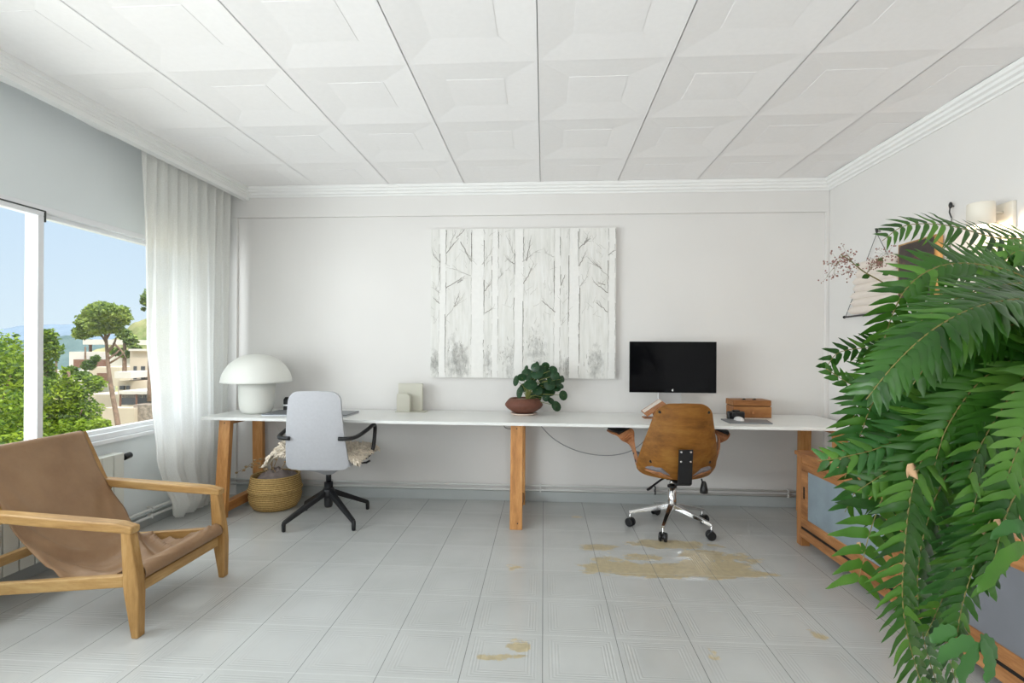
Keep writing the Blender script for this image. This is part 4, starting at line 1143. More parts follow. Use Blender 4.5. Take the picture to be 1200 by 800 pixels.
# ------------------------------------------------------------------ leather sling armchair
AY0, AY1 = 2.165, 2.772
t = thing('lounge_chair', (-2.2, 2.47, 0), 'low oak armchair with a tan leather sling seat in front of the window', 'armchair')
o = t.location
for yc in (AY0, AY1):
    th = 0.023
    fl = [(-1.803,0.0),(-1.773,0.0),(-1.770,0.20),(-1.776,0.27),(-1.81,0.455),(-1.818,0.49),(-1.856,0.475),(-1.845,0.27),(-1.84,0.20)]
    link('front_leg', MB().prism([(x, z) for x, z in fl][::-1], 'Y', yc-th, yc+th), M['oakZ'], t, o, bevel=0.006)
    am = MB()
    n = 12; vs = []
    def armz(x): return 0.502+0.047*((-1.79-x)/0.9)
    for i in range(n+1):
        x = -1.800-0.885*i/n
        w0 = 0.026+0.006*math.sin(PI*min(1, i/n*1.2)); z = armz(x)
        dz = 0.012 if i == 0 else 0.0
        vs += [(x, yc-w0, z-0.043), (x, yc+w0, z-0.043), (x, yc+w0, z-dz), (x, yc-w0, z-dz)]
    fs = []
    for i in range(n):
        for j in range(4):
            a_ = 4*i+j; c_ = 4*i+(j+1) % 4
            fs.append((a_, a_+4, c_+4, c_))
    fs += [(3,2,1,0), (4*n,4*n+1,4*n+2,4*n+3)]
    am.add(vs, fs)
    link('arm', am, M['oakX'], t, o, bevel=0.007, seg=3, merge=True)
    link('side_rail', MB().bar((-1.845, yc, 0.247), (-2.63, yc, 0.172), 0.034, 0.052, (0,0,1)), M['oakX'], t, o, bevel=0.005)
    link('rear_leg', MB().prism([(-2.60,0.0),(-2.64,0.0),(-2.675,0.2),(-2.69,0.515),(-2.64,0.515),(-2.60,0.2)], 'Y', yc-0.02, yc+0.02), M['oakZ'], t, o, bevel=0.006)
    ys = yc+(-0.044 if yc > 2.4 else 0.044)*1.0
    ys = yc+(-0.046 if yc > 2.4 else 0.046)
    link('back_stile', MB().bar((-2.615, ys+(0.022 if yc > 2.4 else -0.022), 0.80), (-2.455, ys+(0.022 if yc > 2.4 else -0.022), 0.475), 0.024, 0.045, (0,1,0)), M['oakZ'], t, o, bevel=0.004)
link('front_rail', MB().box(-1.845, -1.805, AY0+0.02, AY1-0.02, 0.178, 0.228), M['oakY'], t, o, bevel=0.004)
link('seat_rod', MB().tube([(-1.81, AY0+0.02, 0.272), (-1.81, AY1-0.02, 0.272)], 0.021, 14), M['oakY'], t, o)
link('rear_rail', MB().box(-2.625, -2.59, AY0+0.02, AY1-0.02, 0.225, 0.27), M['oakY'], t, o, bevel=0.004)
link('back_rail', MB().bar((-2.613, AY0+0.03, 0.775), (-2.613, AY1-0.03, 0.775), 0.024, 0.035, (0.45,0,0.9)), M['oakY'], t, o, bevel=0.004)
SL = [(-2.622,0.755),(-2.632,0.785),(-2.618,0.806),(-2.595,0.795),(-2.575,0.75),(-2.49,0.575),(-2.40,0.425),(-2.30,0.302),(-2.20,0.234),(-2.10,0.207),(-2.0,0.219),(-1.90,0.262),(-1.84,0.294),(-1.805,0.300),(-1.781,0.284),(-1.779,0.256),(-1.80,0.240),(-1.835,0.244)]
slc = catmull([(x, 0, z) for x, z in SL], 90)
def sling(u, v):
    i = v*90; k = min(int(i), 89); p = slc[k].lerp(slc[k+1], i-k)
    y = AY0+0.030+u*(AY1-AY0-0.060)
    edge = abs(2*u-1)
    mid = math.exp(-((v-0.52)/0.17)**2)
    n1 = 0.5*math.sin(22*v+5*edge+2*noise.noise(Vector((u*3, v*6, 1))))
    q_ = noise.noise(Vector((u*1.6+v*2.2, v*13+2.2*edge*edge, 3)))
    wr = 0.060*(0.28-abs(q_))*(0.30+edge)+0.007*noise.noise(Vector((u*5, v*24, 7)))
    z = p.z - 0.016*(1-edge**2)*mid + (wr*1.25+0.006*n1*edge**2)*mid*1.0 + 0.0022*noise.noise(Vector((u*4, v*14, 9)))
    x = p.x + (wr*0.8)*mid
    return (x, y, z)
link('sling_seat', MB().grid(sling, 44, 150), M['leather'], t, o, solid=0.005, soff=0)

# ------------------------------------------------------------------ sideboard along the right wall
CX0, CX1, CY0, CY1, CZ = 1.70, 2.27, 1.62, 3.545, 0.617
t = thing('sideboard', (1.99, 2.2, 0), 'long wooden sideboard with sliding blue grey and dark grey doors along the right wall', 'sideboard')
o = t.location
link('top_board', MB().box(CX0-0.012, CX1, CY0-0.01, CY1+0.012, CZ-0.026, CZ), M['cabY'], t, o, bevel=0.003)
fx = CX0
fr_ = MB()
fr_.box(fx+0.001, fx+0.05, CY0+0.0652, CY1-0.0652, CZ-0.075, CZ-0.027)                     # top rail
fr_.box(fx+0.001, fx+0.05, CY0+0.0652, CY1-0.0652, 0.105, 0.165)                           # lower rail
link('front_rails', fr_, M['cabY'], t, o, bevel=0.003)
for (y0, y1) in ((CY1-0.065, CY1), (CY0, CY0+0.065)):
    for x0 in (CX0, CX1-0.06):
        link('leg', MB().box(x0, x0+0.055, y0, y1, 0.0, CZ-0.027), M['cabZ'], t, o, bevel=0.003)
link('carcass', MB().box(CX0+0.0562, CX1-0.062, CY0+0.012, CY1-0.012, 0.165, CZ-0.028).box(CX0+0.0562, CX1-0.062, CY0+0.03, CY1-0.03, 0.10, 0.164), M['cabZ'], t, o, bevel=0.002)
link('plinth_rail', MB().box(CX0-0.004, CX0+0.03, CY0+0.04, CY1-0.05, 0.062, 0.118), M['cabY'], t, o, bevel=0.004)
link('track_slot', MB().box(CX0-0.001, CX0+0.03, CY0+0.066, CY1-0.066, 0.118, 0.132), M['cavity'], t, o)
def door(y0, y1, mat, slot_y, lab, off):
    z0, z1 = 0.135, CZ-0.068; x = CX0-0.004+off; w = 0.075
    b = MB()
    b.box(x, x+0.02, y0, y1, z1-0.045, z1).box(x, x+0.02, y0, y1, z0, z0+0.06)
    b.box(x, x+0.02, y0, y0+w, z0+0.06, z1-0.045).box(x, x+0.02, y1-w, y1, z0+0.06, z1-0.045)
    d = link('door', b, M['cabY'], t, o, bevel=0.003)
    pn = link('door_panel', MB().box(x+0.006, x+0.016, y0+w-0.002, y1-w+0.002, z0+0.058, z1-0.043), mat, d, o)
    pn['label'] = lab
    for ys in slot_y:
        link('finger_slot', MB().box(x-0.001, x+0.01, ys-0.011, ys+0.011, 0.32, 0.40), M['cavity'], d, o, bevel=0.003)
DM = (CY0+CY1)/2
door(DM+0.002, CY1-0.067, M['painted_panel'], (CY1-0.067-0.036, DM+0.038), 'blue grey painted panel', 0.0)
door(CY0+0.067, DM-0.002, M['grey_panel'], (CY0+0.103,), 'dark grey painted panel', 0.0)

# small vase with a dried flower sprig on the sideboard, behind the fern
VX, VY = 1.98, 2.52
va = thing('bud_vase', (VX, VY, CZ), 'small cream vase on the sideboard behind the fern', 'vase')
link('body', MB().lathe([(0.0,0.0),(0.05,0.0),(0.062,0.02),(0.065,0.07),(0.045,0.12),(0.022,0.16),(0.024,0.19),(0.018,0.19),(0.016,0.16),(0.0,0.13)], va.location, 28), M['lamp'], va, va.location)
sp_ = thing('flower_sprig', (VX, VY, CZ+0.15), 'arching sprig with tiny dusty pink florets reaching left above the fern', 'flowers')
D0 = 2.45
sp_pts = [Vector((VX, VY, CZ+0.14)), Vector((1.97, 2.5, 1.0)), at(1085,372,D0), at(1042,336,D0), at(1012,318,D0), at(996,305,D0), at(985,298,D0)]
cp = catmull(sp_pts, 40)
stm = MB().tube(cp, [0.0042*(1-0.012*i) for i in range(41)], 7)
fl_ = MB(); lv_ = MB(); rf = random.Random(12)
def spray(px, py, n, spx, spy, anchor):
    a = at(*anchor, D0)
    hubs = [a.lerp(at(rf.gauss(px, spx*.6), rf.gauss(py, spy*.6), D0+rf.gauss(0, .03)), rf.uniform(.5, .9)) for _ in range(max(2, n//6))]
    for h_ in hubs: stm.tube([a, a.lerp(h_, .5)+Vector((0,0,.004)), h_], [0.0010,0.0008,0.0006], 4, cap=False)
    for _ in range(n):
        h_ = rf.choice(hubs)
        q = h_+Vector((rf.gauss(0,.022), rf.gauss(0,.022), rf.gauss(0,.020)))
        stm.tube([h_, q], [0.0005,0.0004], 3, cap=False)
        for _k in range(rf.randint(2, 4)):
            fl_.sphere(q+Vector((rf.gauss(0,.007), rf.gauss(0,.007), rf.gauss(0,.007))), rf.uniform(.002,.0045), 1, 1, 1, 6, 4)
spray(994,300,26,5,6,(998,306)); spray(976,308,14,5,9,(988,300)); spray(972,322,8,4,7,(984,306)); spray(993,330,8,4,5,(996,312)); spray(1030,300,30,9,8,(1016,320)); spray(1042,291,8,6,2,(1026,308))
for (px, py, ang, L_) in ((1020,322,200,.045),(1028,312,60,.05),(1008,311,160,.025),(1034,322,20,.04)):
    c0 = at(px, py, D0); a = math.radians(ang); d = (_RT*math.cos(a)+_UP*math.sin(a)); n_ = (-_FW+_UP*.4).normalized(); w_ = d.cross(n_).normalized()
    rows = [(0,.0),(.25,.22),(.5,.3),(.75,.2),(1,0)]
    vs = []
    for f_, w__ in rows: vs += [c0+d*L_*f_+w_*L_*w__, c0+d*L_*f_-w_*L_*w__]
    lv_.add(vs, [(2*i,2*i+1,2*i+3,2*i+2) for i in range(4)], 0, True)
link('stem', stm, M['stemb'], sp_, sp_.location); link('florets', fl_, M['petal'], sp_, sp_.location, kind='stuff'); link('leaves', lv_, M['fern'], sp_, sp_.location)

# ------------------------------------------------------------------ right wall: hanging, picture, wall lamp
t = thing('wall_hanging', (XR-0.02, 3.67, 1.55), 'cream padded fabric hanging on a thin wire triangle on the right wall', 'wall hanging')
o = t.location
hx = XR-0.02
link('hook', MB().tube([(XR, 3.69, 2.115), (XR-0.03, 3.69, 2.115), (XR-0.034, 3.69, 2.135)], [0.004,0.004,0.003], 8).sphere((XR-0.024, 3.69, 2.118), 0.0105, 0.8, 0.8, 1.7), M['black'], t, o)
link('wire', MB().tube([(hx, 4.06, 1.545), (hx-0.004, 3.69, 2.10)], 0.0022, 6).tube([(hx, 3.32, 1.545), (hx-0.004, 3.69, 2.10)], 0.0022, 6), M['wire'], t, o)
link('rod', MB().tube([(hx, 4.08, 1.545), (hx, 3.30, 1.545)], 0.006, 8).sphere((hx, 4.075, 1.545), 0.011).sphere((hx, 3.305, 1.545), 0.011), M['black'], t, o)
hb_ = MB()
for k in range(7):
    z = 1.56+0.052*k; hl = 0.285-0.014*k+(0.018 if k % 2 == 0 else 0)
    hb_.grid(lambda u, v, z=z, hl=hl: (hx-0.004-(0.020*math.cos(2*PI*v))-0.002, 3.69-hl+2*hl*u, z+0.026+0.030*math.sin(2*PI*v)*(1-(2*u-1)**16)**0.5), 24, 14)
link('padded_cloth', hb_, M['cream'], t, o)

t = thing('picture', (XR-0.03, 3.29, 1.6), 'dark picture with a light wooden edge hanging on the right wall behind the fern', 'picture')
o = t.location
py0, py1, pz0, pz1 = 3.115, 3.43, 1.60, 1.965
xw = XR-0.012
f = MB()
for (a, b_, c, d) in ((py0,py1,pz1-0.012,pz1),(py0,py1,pz0,pz0+0.012),(py0,py0+0.012,pz0+0.012,pz1-0.012),(py1-0.012,py1,pz0+0.012,pz1-0.012)):
    f.box(xw-0.042, xw, a, b_, c, d)
link('frame', f, M['oakZ'], t, o, bevel=0.002)
pa = NT('dark_picture_print'); v = pa.coord('Object', (1,1,1))
pa.l(pa.ramp(pa.noise(v, 9, 4, .6), [(0.35, srgb(38,32,30)), (0.55, srgb(62,48,42)), (0.7, srgb(120,70,50))]), pa.b.inputs['Base Color']); pa.b.inputs['Roughness'].default_value = .35
link('print', MB().box(xw-0.044, xw-0.030, py0+0.010, py1-0.010, pz0+0.010, pz1-0.010), pa.mt, t, o)
link('hook', MB().sphere((XR-0.018, 3.055, 2.115), 0.0105, 0.9, 0.9, 1.8).tube([(XR, 3.055, 2.11), (XR-0.02, 3.055, 2.11), (XR-0.024, 3.055, 2.075), (XR-0.012, 3.057, 2.045)], 0.0035, 8), M['black'], t, o)
link('wire', MB().tube([(XR-0.010, 3.057, 2.05), (XR-0.008, 3.09, 1.62)], 0.0022, 6).tube([(XR-0.008, 3.09, 1.62), (XR-0.012, 3.13, 1.61)], 0.0022, 6), M['wire'], t, o)

t = thing('wall_lamp', (XR, 2.72, 1.95), 'cream wall lamp with a lit cylindrical shade on the right wall above the fern', 'lamp')
o = t.location
wl_ = plain('wall_lamp_cream', srgb(232,226,212), 0.5, var=0.02)
link('wall_plate', MB().box(XR-0.022, XR-0.0005, 2.665, 2.775, 1.895, 2.03), wl_, t, o, bevel=0.004)
link('arm', MB().tube([(XR-0.02, 2.72, 1.985), (XR-0.075, 2.72, 1.985)], 0.007, 10), wl_, t, o)
SX, SY = XR-0.125, 2.72
link('lamp_shade', MB().lathe([(0.0,2.03),(0.054,2.03),(0.056,2.026),(0.056,1.915),(0.052,1.915),(0.052,2.018),(0.0,2.02)], (SX, SY, 0), 32), wl_, t, o)
eb = NT('lit_bulb_glass'); eb.b.inputs['Emission Color'].default_value = (1,0.82,0.6,1); eb.b.inputs['Emission Strength'].default_value = 12; eb.b.inputs['Base Color'].default_value = (1,.95,.85,1)
nz_ = eb.noise(eb.coord(), 30, 2); eb.l(eb.ramp(nz_, [(0.3,(1,.80,.58,1)),(0.7,(1,.84,.62,1))]), eb.b.inputs['Emission Color'])
link('bulb', MB().sphere((SX, SY, 1.95), 0.033).tube([(SX, SY, 1.97), (SX, SY, 2.018)], 0.014, 12), eb.mt, t, o)
# ------------------------------------------------------------------ fern on a tall stand at the right
FX, FY, FZ = 1.19, 1.16, 0.965            # pot base
st = thing('plant_stand', (FX, FY, 0), 'slim dark plant stand carrying the fern just beyond the right edge', 'plant stand')
link('plate', MB().lathe([(0,FZ-0.02),(0.115,FZ-0.02),(0.118,FZ-0.015),(0.118,FZ-0.001),(0,FZ-0.001)], (FX,FY,0), 36), M['blackm'], st, st.location)
for k in range(3):
    a = math.radians(20+120*k); d = Vector((math.cos(a), math.sin(a), 0))
    link('leg', MB().tube([Vector((FX,FY,FZ-0.02))+d*0.075, Vector((FX,FY,0.0))+d*0.11], 0.008, 10), M['blackm'], st, st.location)
fern = thing('fern', (FX, FY, FZ), 'huge arching green fern filling the right side in front of the sideboard', 'plant')
FO = fern.location
link('pot', MB().lathe([(0.0,0.0),(0.085,0.0),(0.095,0.01),(0.12,0.16),(0.128,0.165),(0.128,0.19),(0.116,0.19),(0.112,0.165),(0.0,0.155)], FO, 40), M['terracotta'], fern, FO)
link('soil', MB().lathe([(0.112,0.168),(0.06,0.178),(0.0,0.18)], FO, 30), M['dsoil'], fern, FO)
CROWN = Vector((FX, FY, FZ+0.18))
rfn = random.Random(17)
def pinna(b, p, d, n, L_, W_, droop, wav, m, rr, tdir=Vector((0,0,0))):
    """one leaflet: base p, direction d, face normal n"""
    w = d.cross(n).normalized()
    prof_ = [(0,.42),(.06,1.0),(.2,1.02),(.4,.92),(.6,.74),(.78,.5),(.92,.22),(1,.0)]
    vs = []
    tw_ = rr.uniform(-.25,.25)
    for i, (t_, k) in enumerate(prof_):
        c = p+d*L_*t_ + tdir*(L_*0.16*t_*t_) - n*(droop*L_*t_*t_) + n*wav*math.sin(7*t_+rr.random()*2)*L_*0.02
        k *= 1+0.10*math.sin(i*2.4+tw_*20)
        ww = (w*math.cos(tw_*t_)+n*math.sin(tw_*t_))*W_*0.5*k
        s_ = -n*W_*0.10*k
        vs += [c-ww+s_, c, c+ww+s_]
    fs = []
    for i in range(len(prof_)-1):
        a = 3*i
        fs += [(a,a+1,a+4,a+3),(a+1,a+2,a+5,a+4)]
    b.add(vs, fs, m, True)
MATS = [M['fern'], M['fernl'], M['fernd'], M['fernb'], M['stemb'], M['dryleaf']]
def frond(pts, Lmax, W, step, mat=0, bare=0.12, up=(0,0,1), tipk=0.25, droop=0.25, prof_pow=0.6, ang=72, lightness=0.25, skipside=0, rib=0.0022, gaps=0.0, dry=0.0, roll=0.0):
    rr = random.Random(rfn.random())
    n_ = 60
    cp = catmull(pts, n_)
    ls = [0.0]
    for a, c in zip(cp, cp[1:]): ls.append(ls[-1]+(c-a).length)
    T = ls[-1]
    b = MB().tube(cp[::2], [rib*(1-0.7*i/(n_/2)) for i in range(n_//2+1)], 6, 4)
    s = T*bare; k = 0
    up = Vector(up)
    while s < T*0.995:
        i = max(j for j in range(n_+1) if ls[j] <= s); i = min(i, n_-1)
        f = (s-ls[i])/max(1e-6, ls[i+1]-ls[i]); p = cp[i].lerp(cp[i+1], f)
        t = (cp[min(i+2,n_)]-cp[max(i-1,0)]).normalized()
        side = t.cross(up)
        if side.length < 0.15: side = t.cross(Vector((0.3,-1,0)))
        side.normalize(); nn = side.cross(t).normalized()
        if roll:
            R = Matrix.Rotation(roll, 3, t); side = R@side; nn = R@nn
        q = max(0.0, (s/T-bare)/(1-bare))
        Lk = 1.12*Lmax*min(1.0, (q/0.16)**0.7*0.75+0.25 if q < 0.16 else 1.0)*(1-(max(0, q-0.35)/0.65)**1.5*(1-tipk))
        for sd in (-1, 1):
            if sd == skipside or rr.random() < gaps: continue
            a = math.radians(ang-22*q+rr.uniform(-6, 6))
            d = (side*sd*math.sin(a)+t*math.cos(a)+nn*rr.uniform(-.08,.16)).normalized()
            nk = (nn - d*nn.dot(d)).normalized()
            mm = mat
            x_ = rr.random()
            if x_ < lightness: mm = 1
            elif x_ < lightness+0.10: mm = 2
            if rr.random() < dry: mm = 5
            pinna(b, p+side*sd*rib*0.5, d, nk, Lk*rr.uniform(.9,1.06), W*0.86*(0.75+0.25*Lk/Lmax)*rr.uniform(.9,1.1), droop*rr.uniform(.6,1.4), 1.6, mm, rr, t)
        s += step*0.86*rr.uniform(.92,1.08)
    return link('frond', b, MATS, fern, FO)
def F(px_pts, *a, **k):
    return frond([CROWN+Vector((rfn.uniform(-.03,.0), rfn.uniform(-.03,.03), 0))]+[at(*q) for q in px_pts], *a, **k)
VW = Vector((0.25, -1, 0.55))
# top arching frond, small leaflets
F([(1262,335,1.22),(1215,285,1.2),(1165,278,1.18),(1110,264,1.16),(1062,264,1.14),(1034,282,1.12)], 0.058, 0.015, 0.026, 0, 0.38, droop=.5, tipk=.35, up=(0.3,-0.9,0.5), lightness=.45, ang=80)
F([(1270,340,1.3),(1235,300,1.3),(1200,285,1.3),(1170,290,1.28),(1140,300,1.26)], 0.06, 0.017, 0.026, 1, 0.3, droop=.2, lightness=.5, up=(0.2,-.8,.6))
# second frond bending over at the left
F([(1240,360,1.0),(1200,325,.98),(1150,310,.97),(1100,312,.96),(1062,338,.96),(1040,385,.97),(1030,430,.98),(1022,475,1.0)], 0.062, 0.017, 0.0195, 0, 0.2, droop=.15, up=VW, lightness=.2, tipk=.5)
F([(1240,350,1.05),(1190,318,1.05),(1140,308,1.05),(1095,318,1.05),(1060,345,1.05)], 0.065, 0.018, 0.021, 0, 0.2, droop=.45, up=(0.2,-.7,.8), lightness=.3)
# big close fronds across the middle
F([(1270,380,.86),(1215,352,.80),(1150,358,.76),(1095,385,.74),(1050,425,.74),(1015,468,.75)], 0.085, 0.0165, 0.0150, 0, 0.14, droop=.2, up=(0.15,-.8,.75), lightness=.08, tipk=.35, roll=0.25)
F([(1270,395,.95),(1220,380,.92),(1160,385,.90),(1100,410,.88),(1050,440,.88),(1010,455,.90),(968,432,.92)], 0.075, 0.017, 0.018, 0, 0.15, droop=.15, up=VW, lightness=.1, tipk=.22)
F([(1270,385,.9),(1235,360,.85),(1190,352,.82),(1140,375,.80),(1100,410,.80),(1070,450,.80)], 0.09, 0.017, 0.016, 0, 0.14, droop=.25, up=(0.1,-.6,.9), lightness=.06, roll=-.2)
# left fan with long leaflets
F([(1240,400,1.05),(1150,400,1.02),(1075,425,1.0),(1030,460,.99),(1008,510,.98),(990,560,.98)], 0.088, 0.0165, 0.0195, 3, 0.25, droop=.08, up=VW, lightness=.12, tipk=.45, ang=80)
F([(1240,410,1.1),(1150,415,1.06),(1090,435,1.04),(1050,480,1.03),(1020,540,1.02),(990,600,1.02)], 0.075, 0.0165, 0.020, 3, 0.25, droop=.1, up=VW, lightness=.15, tipk=.4)
F([(1240,395,1.1),(1150,380,1.08),(1080,390,1.08),(1030,405,1.08),(985,412,1.08),(968,430,1.08)], 0.06, 0.016, 0.021, 2, 0.3, droop=.1, up=VW, lightness=.1, tipk=.3)
F([(1240,420,1.0),(1160,440,.96),(1090,480,.94),(1040,520,.93),(990,535,.93),(958,540,.94)], 0.07, 0.017, 0.019, 3, 0.2, droop=.1, up=VW, lightness=.15, tipk=.3)
F([(1230,430,.98),(1160,460,.94),(1100,510,.92),(1050,545,.92),(1005,575,.93)], 0.075, 0.018, 0.019, 0, 0.2, droop=.1, up=VW, lightness=.2, tipk=.35)
# long hanging fronds in front of the sideboard
F([(1230,420,1.0),(1140,455,.96),(1085,500,.94),(1048,555,.93),(1022,615,.92),(1005,682,.92)], 0.062, 0.022, 0.030, 1, 0.70, droop=.1, up=VW, lightness=.6, tipk=.85, ang=85, skipside=0)
F([(1230,425,.95),(1160,450,.92),(1105,500,.90),(1072,560,.89),(1060,640,.88),(1058,710,.88),(1070,770,.88),(1090,830,.88)], 0.056, 0.0165, 0.0205, 0, 0.34, droop=.3, up=VW, lightness=.2, tipk=.7)
F([(1240,430,1.0),(1180,470,.97),(1125,530,.95),(1090,600,.94),(1075,680,.94),(1085,760,.94),(1110,830,.94)], 0.062, 0.018, 0.021, 3, 0.3, droop=.25, up=VW, lightness=.15, tipk=.6)
F([(1240,440,1.05),(1190,500,1.02),(1145,570,1.0),(1115,650,1.0),(1105,730,1.0),(1120,800,1.0)], 0.065, 0.018, 0.021, 3, 0.3, droop=.2, up=VW, lightness=.2, tipk=.5)
F([(1240,440,.95),(1200,500,.93),(1160,570,.92),(1130,640,.92),(1105,700,.92),(1085,745,.92)], 0.066, 0.017, 0.018, 3, 0.3, droop=.2, up=VW, lightness=.2, tipk=.4)
F([(1250,440,.9),(1215,490,.88),(1185,550,.87),(1160,610,.87),(1142,660,.87),(1125,720,.87),(1120,770,.87)], 0.06, 0.017, 0.018, 0, 0.3, droop=.2, up=VW, lightness=.2, tipk=.5)
F([(1250,440,.9),(1225,500,.87),(1200,560,.86),(1180,600,.86),(1166,650,.86),(1158,690,.86)], 0.06, 0.019, 0.021, 0, 0.3, droop=.2, up=VW, lightness=.3, tipk=.5, dry=.02)
F([(1230,430,1.1),(1150,480,1.08),(1100,540,1.06),(1070,590,1.06),(1050,640,1.06)], 0.07, 0.018, 0.020, 2, 0.25, droop=.2, up=VW, lightness=.1, tipk=.5)
F([(1230,440,1.1),(1160,500,1.07),(1120,570,1.06),(1095,630,1.06),(1075,690,1.06),(1062,720,1.06)], 0.06, 0.018, 0.020, 1, 0.3, droop=.2, up=VW, lightness=.3, tipk=.5, dry=.03)
F([(1235,410,1.05),(1150,430,1.04),(1095,465,1.03),(1060,510,1.02),(1040,560,1.02),(1030,610,1.03)], 0.075, 0.0165, 0.019, 0, 0.25, droop=.15, up=VW, lightness=.12, tipk=.4)
F([(1235,420,1.1),(1165,445,1.1),(1110,500,1.08),(1085,560,1.08),(1075,610,1.08)], 0.075, 0.0165, 0.019, 2, 0.25, droop=.15, up=VW, lightness=.1, tipk=.4)
F([(1250,400,.92),(1190,420,.90),(1145,450,.88),(1110,500,.87),(1095,545,.87)], 0.08, 0.017, 0.018, 0, 0.2, droop=.2, up=VW, lightness=.15, tipk=.4)
F([(1250,430,.9),(1200,460,.88),(1170,510,.87),(1150,560,.87),(1140,600,.87)], 0.075, 0.017, 0.018, 0, 0.2, droop=.2, up=VW, lightness=.2, tipk=.4)
F([(1240,430,1.12),(1170,520,1.1),(1135,600,1.1),(1120,680,1.1),(1125,740,1.1)], 0.065, 0.017, 0.019, 2, 0.25, droop=.2, up=VW, lightness=.1, tipk=.5)
F([(1235,400,1.15),(1150,395,1.12),(1085,405,1.1),(1040,430,1.1),(1010,470,1.1),(995,500,1.1)], 0.07, 0.016, 0.019, 0, 0.25, droop=.12, up=VW, lightness=.1, tipk=.4)
F([(1260,370,.95),(1215,335,.93),(1170,335,.91),(1120,350,.9),(1075,380,.9),(1045,415,.9)], 0.075, 0.0165, 0.017, 0, 0.2, droop=.3, up=(0.15,-.7,.85), lightness=.08, tipk=.4)
# right hand fans
F([(1260,430,.85),(1235,440,.82),(1215,480,.81),(1195,520,.8),(1180,560,.8)], 0.075, 0.02, 0.021, 1, 0.2, droop=.15, up=VW, lightness=.4, tipk=.5)
F([(1260,420,.9),(1240,410,.88),(1210,430,.87),(1180,470,.86),(1150,520,.86),(1135,560,.86)], 0.075, 0.018, 0.019, 0, 0.2, droop=.15, up=VW, lightness=.3, tipk=.5)
F([(1260,400,1.0),(1240,330,1.0),(1215,300,1.0),(1190,295,1.0),(1165,320,1.0)], 0.07, 0.02, 0.022, 1, 0.3, droop=.3, up=VW, lightness=.5)
# long pale strap leaf and glossy lobes low on the right
rr0 = random.Random(2)
def strap(pts, W_, m):
    b = MB(); cp = catmull([at(*q) for q in pts], 16); vs = []
    for i, p in enumerate(cp):
        t = (cp[min(i+1,16)]-cp[max(i-1,0)]).normalized(); n = Vector((.2,-.9,.35)); w = t.cross(n).normalized()
        k = math.sin(PI*min(1, (i+2.0)/18.5))**0.6*(1 if i < 16 else 0.05)
        wv = 0.16*math.sin(i*1.7)
        vs += [p-w*W_*k*(1+wv), p+n*W_*.15, p+w*W_*k*(1-wv)]
    b.add(vs, [(3*i,3*i+1,3*i+4,3*i+3) for i in range(16)]+[(3*i+1,3*i+2,3*i+5,3*i+4) for i in range(16)], 0, True)
    o_ = link('broad_leaf', b, M[m], fern, FO)
    return o_
strap([(1215,640,.8),(1190,645,.78),(1172,660,.78),(1158,680,.78),(1145,694,.78)], 0.012, 'fernl')
strap([(1216,655,.84),(1200,620,.82),(1180,618,.82),(1160,632,.82)], 0.011, 'fernb')
for q in ([(1140,748,.85),(1125,755,.85),(1108,766,.85),(1103,778,.85)],[(1145,752,.85),(1138,770,.85),(1128,790,.85),(1130,805,.85)],[(1150,750,.85),(1158,768,.85),(1160,785,.85),(1155,800,.85)],[(1148,748,.86),(1160,755,.86),(1168,772,.86)],[(1120,738,.86),(1105,742,.86),(1090,752,.86)]):
    strap(q, 0.0125, 'fernb')
# thick heart of the plant, mostly dark green leaflets painting in its shade
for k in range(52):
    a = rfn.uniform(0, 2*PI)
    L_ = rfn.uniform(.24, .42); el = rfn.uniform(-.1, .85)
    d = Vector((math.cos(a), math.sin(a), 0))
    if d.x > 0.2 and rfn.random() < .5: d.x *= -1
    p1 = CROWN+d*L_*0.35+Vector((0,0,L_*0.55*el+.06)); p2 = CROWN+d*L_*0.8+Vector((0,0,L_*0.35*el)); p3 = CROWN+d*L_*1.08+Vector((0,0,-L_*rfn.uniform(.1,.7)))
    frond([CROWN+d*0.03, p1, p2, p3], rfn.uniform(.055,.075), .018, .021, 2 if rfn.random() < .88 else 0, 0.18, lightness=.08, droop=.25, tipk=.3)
for (px, py, d, s_) in ((1069,552,.885,.014),(1007,640,.92,.008),(1150,622,.9,.013),(1170,616,.86,.012),(1062,662,.9,.010)):
    c0 = at(px, py, d); b = MB()
    b.grid(lambda u, v: c0+Vector(((u-.5)*s_*1.1, .25*s_*math.sin(5*u+3*v), (v-.5)*s_*1.7+.2*s_*math.sin(4*u))), 6, 6)
    link('dry_leaflet', b, M['dryleaf'], fern, FO, solid=0.0006)
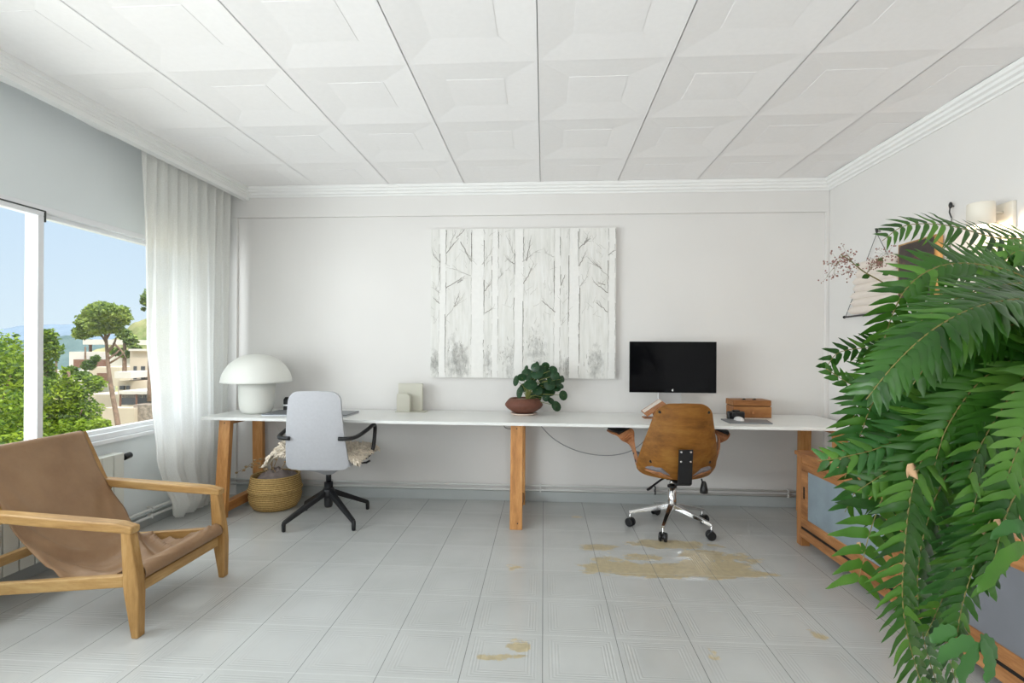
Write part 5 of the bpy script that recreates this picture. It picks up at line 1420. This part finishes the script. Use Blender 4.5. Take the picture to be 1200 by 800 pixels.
# ------------------------------------------------------------------ light
w = bpy.data.worlds.new('sky'); sc.world = w; w.use_nodes = True
nt = w.node_tree; N = nt.nodes; L = nt.links
bg = N['Background']
tc = N.new('ShaderNodeTexCoord'); sp = N.new('ShaderNodeSeparateXYZ'); L.new(tc.outputs['Generated'], sp.inputs[0])
rp = N.new('ShaderNodeValToRGB'); cr = rp.color_ramp
stops = [(0.0, (0.50,0.56,0.58,1)), (0.49, (0.62,0.70,0.76,1)), (0.50, (0.69,0.81,0.90,1)), (0.57, (0.61,0.75,0.90,1)), (0.66, (0.52,0.69,0.89,1)), (0.74, (0.9,1.1,1.3,1)), (0.85,(3.2,3.4,3.6,1)), (1.0,(3.6,3.7,3.8,1))]
while len(cr.elements) < len(stops): cr.elements.new(0.5)
for e, (p, c) in zip(cr.elements, stops): e.position = p; e.color = c
ma = N.new('ShaderNodeMath'); ma.operation = 'MULTIPLY_ADD'; ma.inputs[1].default_value = 0.5; ma.inputs[2].default_value = 0.5
L.new(sp.outputs[2], ma.inputs[0]); L.new(ma.outputs[0], rp.inputs[0]); L.new(rp.outputs[0], bg.inputs[0])
bg.inputs[1].default_value = 1.0
def lamp(name, typ, loc, rot, energy, color, **k):
    d = bpy.data.lights.new(name, typ); d.energy = energy; d.color = color
    for a, v in k.items(): setattr(d, a, v)
    o = bpy.data.objects.new(name, d); COL.objects.link(o); o.location = loc; o.rotation_euler = rot
    return o
sun = lamp('sun', 'SUN', (10, -10, 20), (0, 0, 0), 2.6, (1.0, 0.95, 0.86), angle=0.01)
sun.rotation_euler = Vector((-0.62, 0.42, -0.72)).to_track_quat('-Z', 'Y').to_euler()
# added area lamps standing in for daylight, outside unseen bays and in an invented opening
lamp('window_fill', 'AREA', (XL-1.3, -0.4, 1.15), (0, -PI/2-0.10, 0), 320, (0.96, 0.98, 1.0), shape='RECTANGLE', size=2.2, size_y=4.4)
lamp('opening_fill', 'AREA', (-0.3, YF-0.1, 1.25), (PI/2+0.6, 0, 0), 40, (1.0, 0.97, 0.955), shape='RECTANGLE', size=2.3, size_y=2.0)
sc.view_settings.view_transform = 'Standard'; sc.view_settings.look = 'None'
sc.view_settings.gamma = 1; sc.view_settings.use_curve_mapping = False
sc.view_settings.exposure = 0.0
lamp('wall_lamp_light', 'POINT', (SX, SY, 1.905), (0, 0, 0), 4, (1.0, 0.70, 0.44), shadow_soft_size=0.03)
sk2 = lamp('curtain_fill', 'AREA', (-4.6, 3.3, 3.9), (0, 0, 0), 50, (0.97, 0.985, 1.0), shape='RECTANGLE', size=2.2, size_y=1.6)  # added out-of-view lamp that brightens the curtain from outside
sk2.rotation_euler = (Vector((-2.75, 3.7, 1.3))-sk2.location).to_track_quat('-Z', 'Y').to_euler()
sc.view_settings.exposure = 0.18
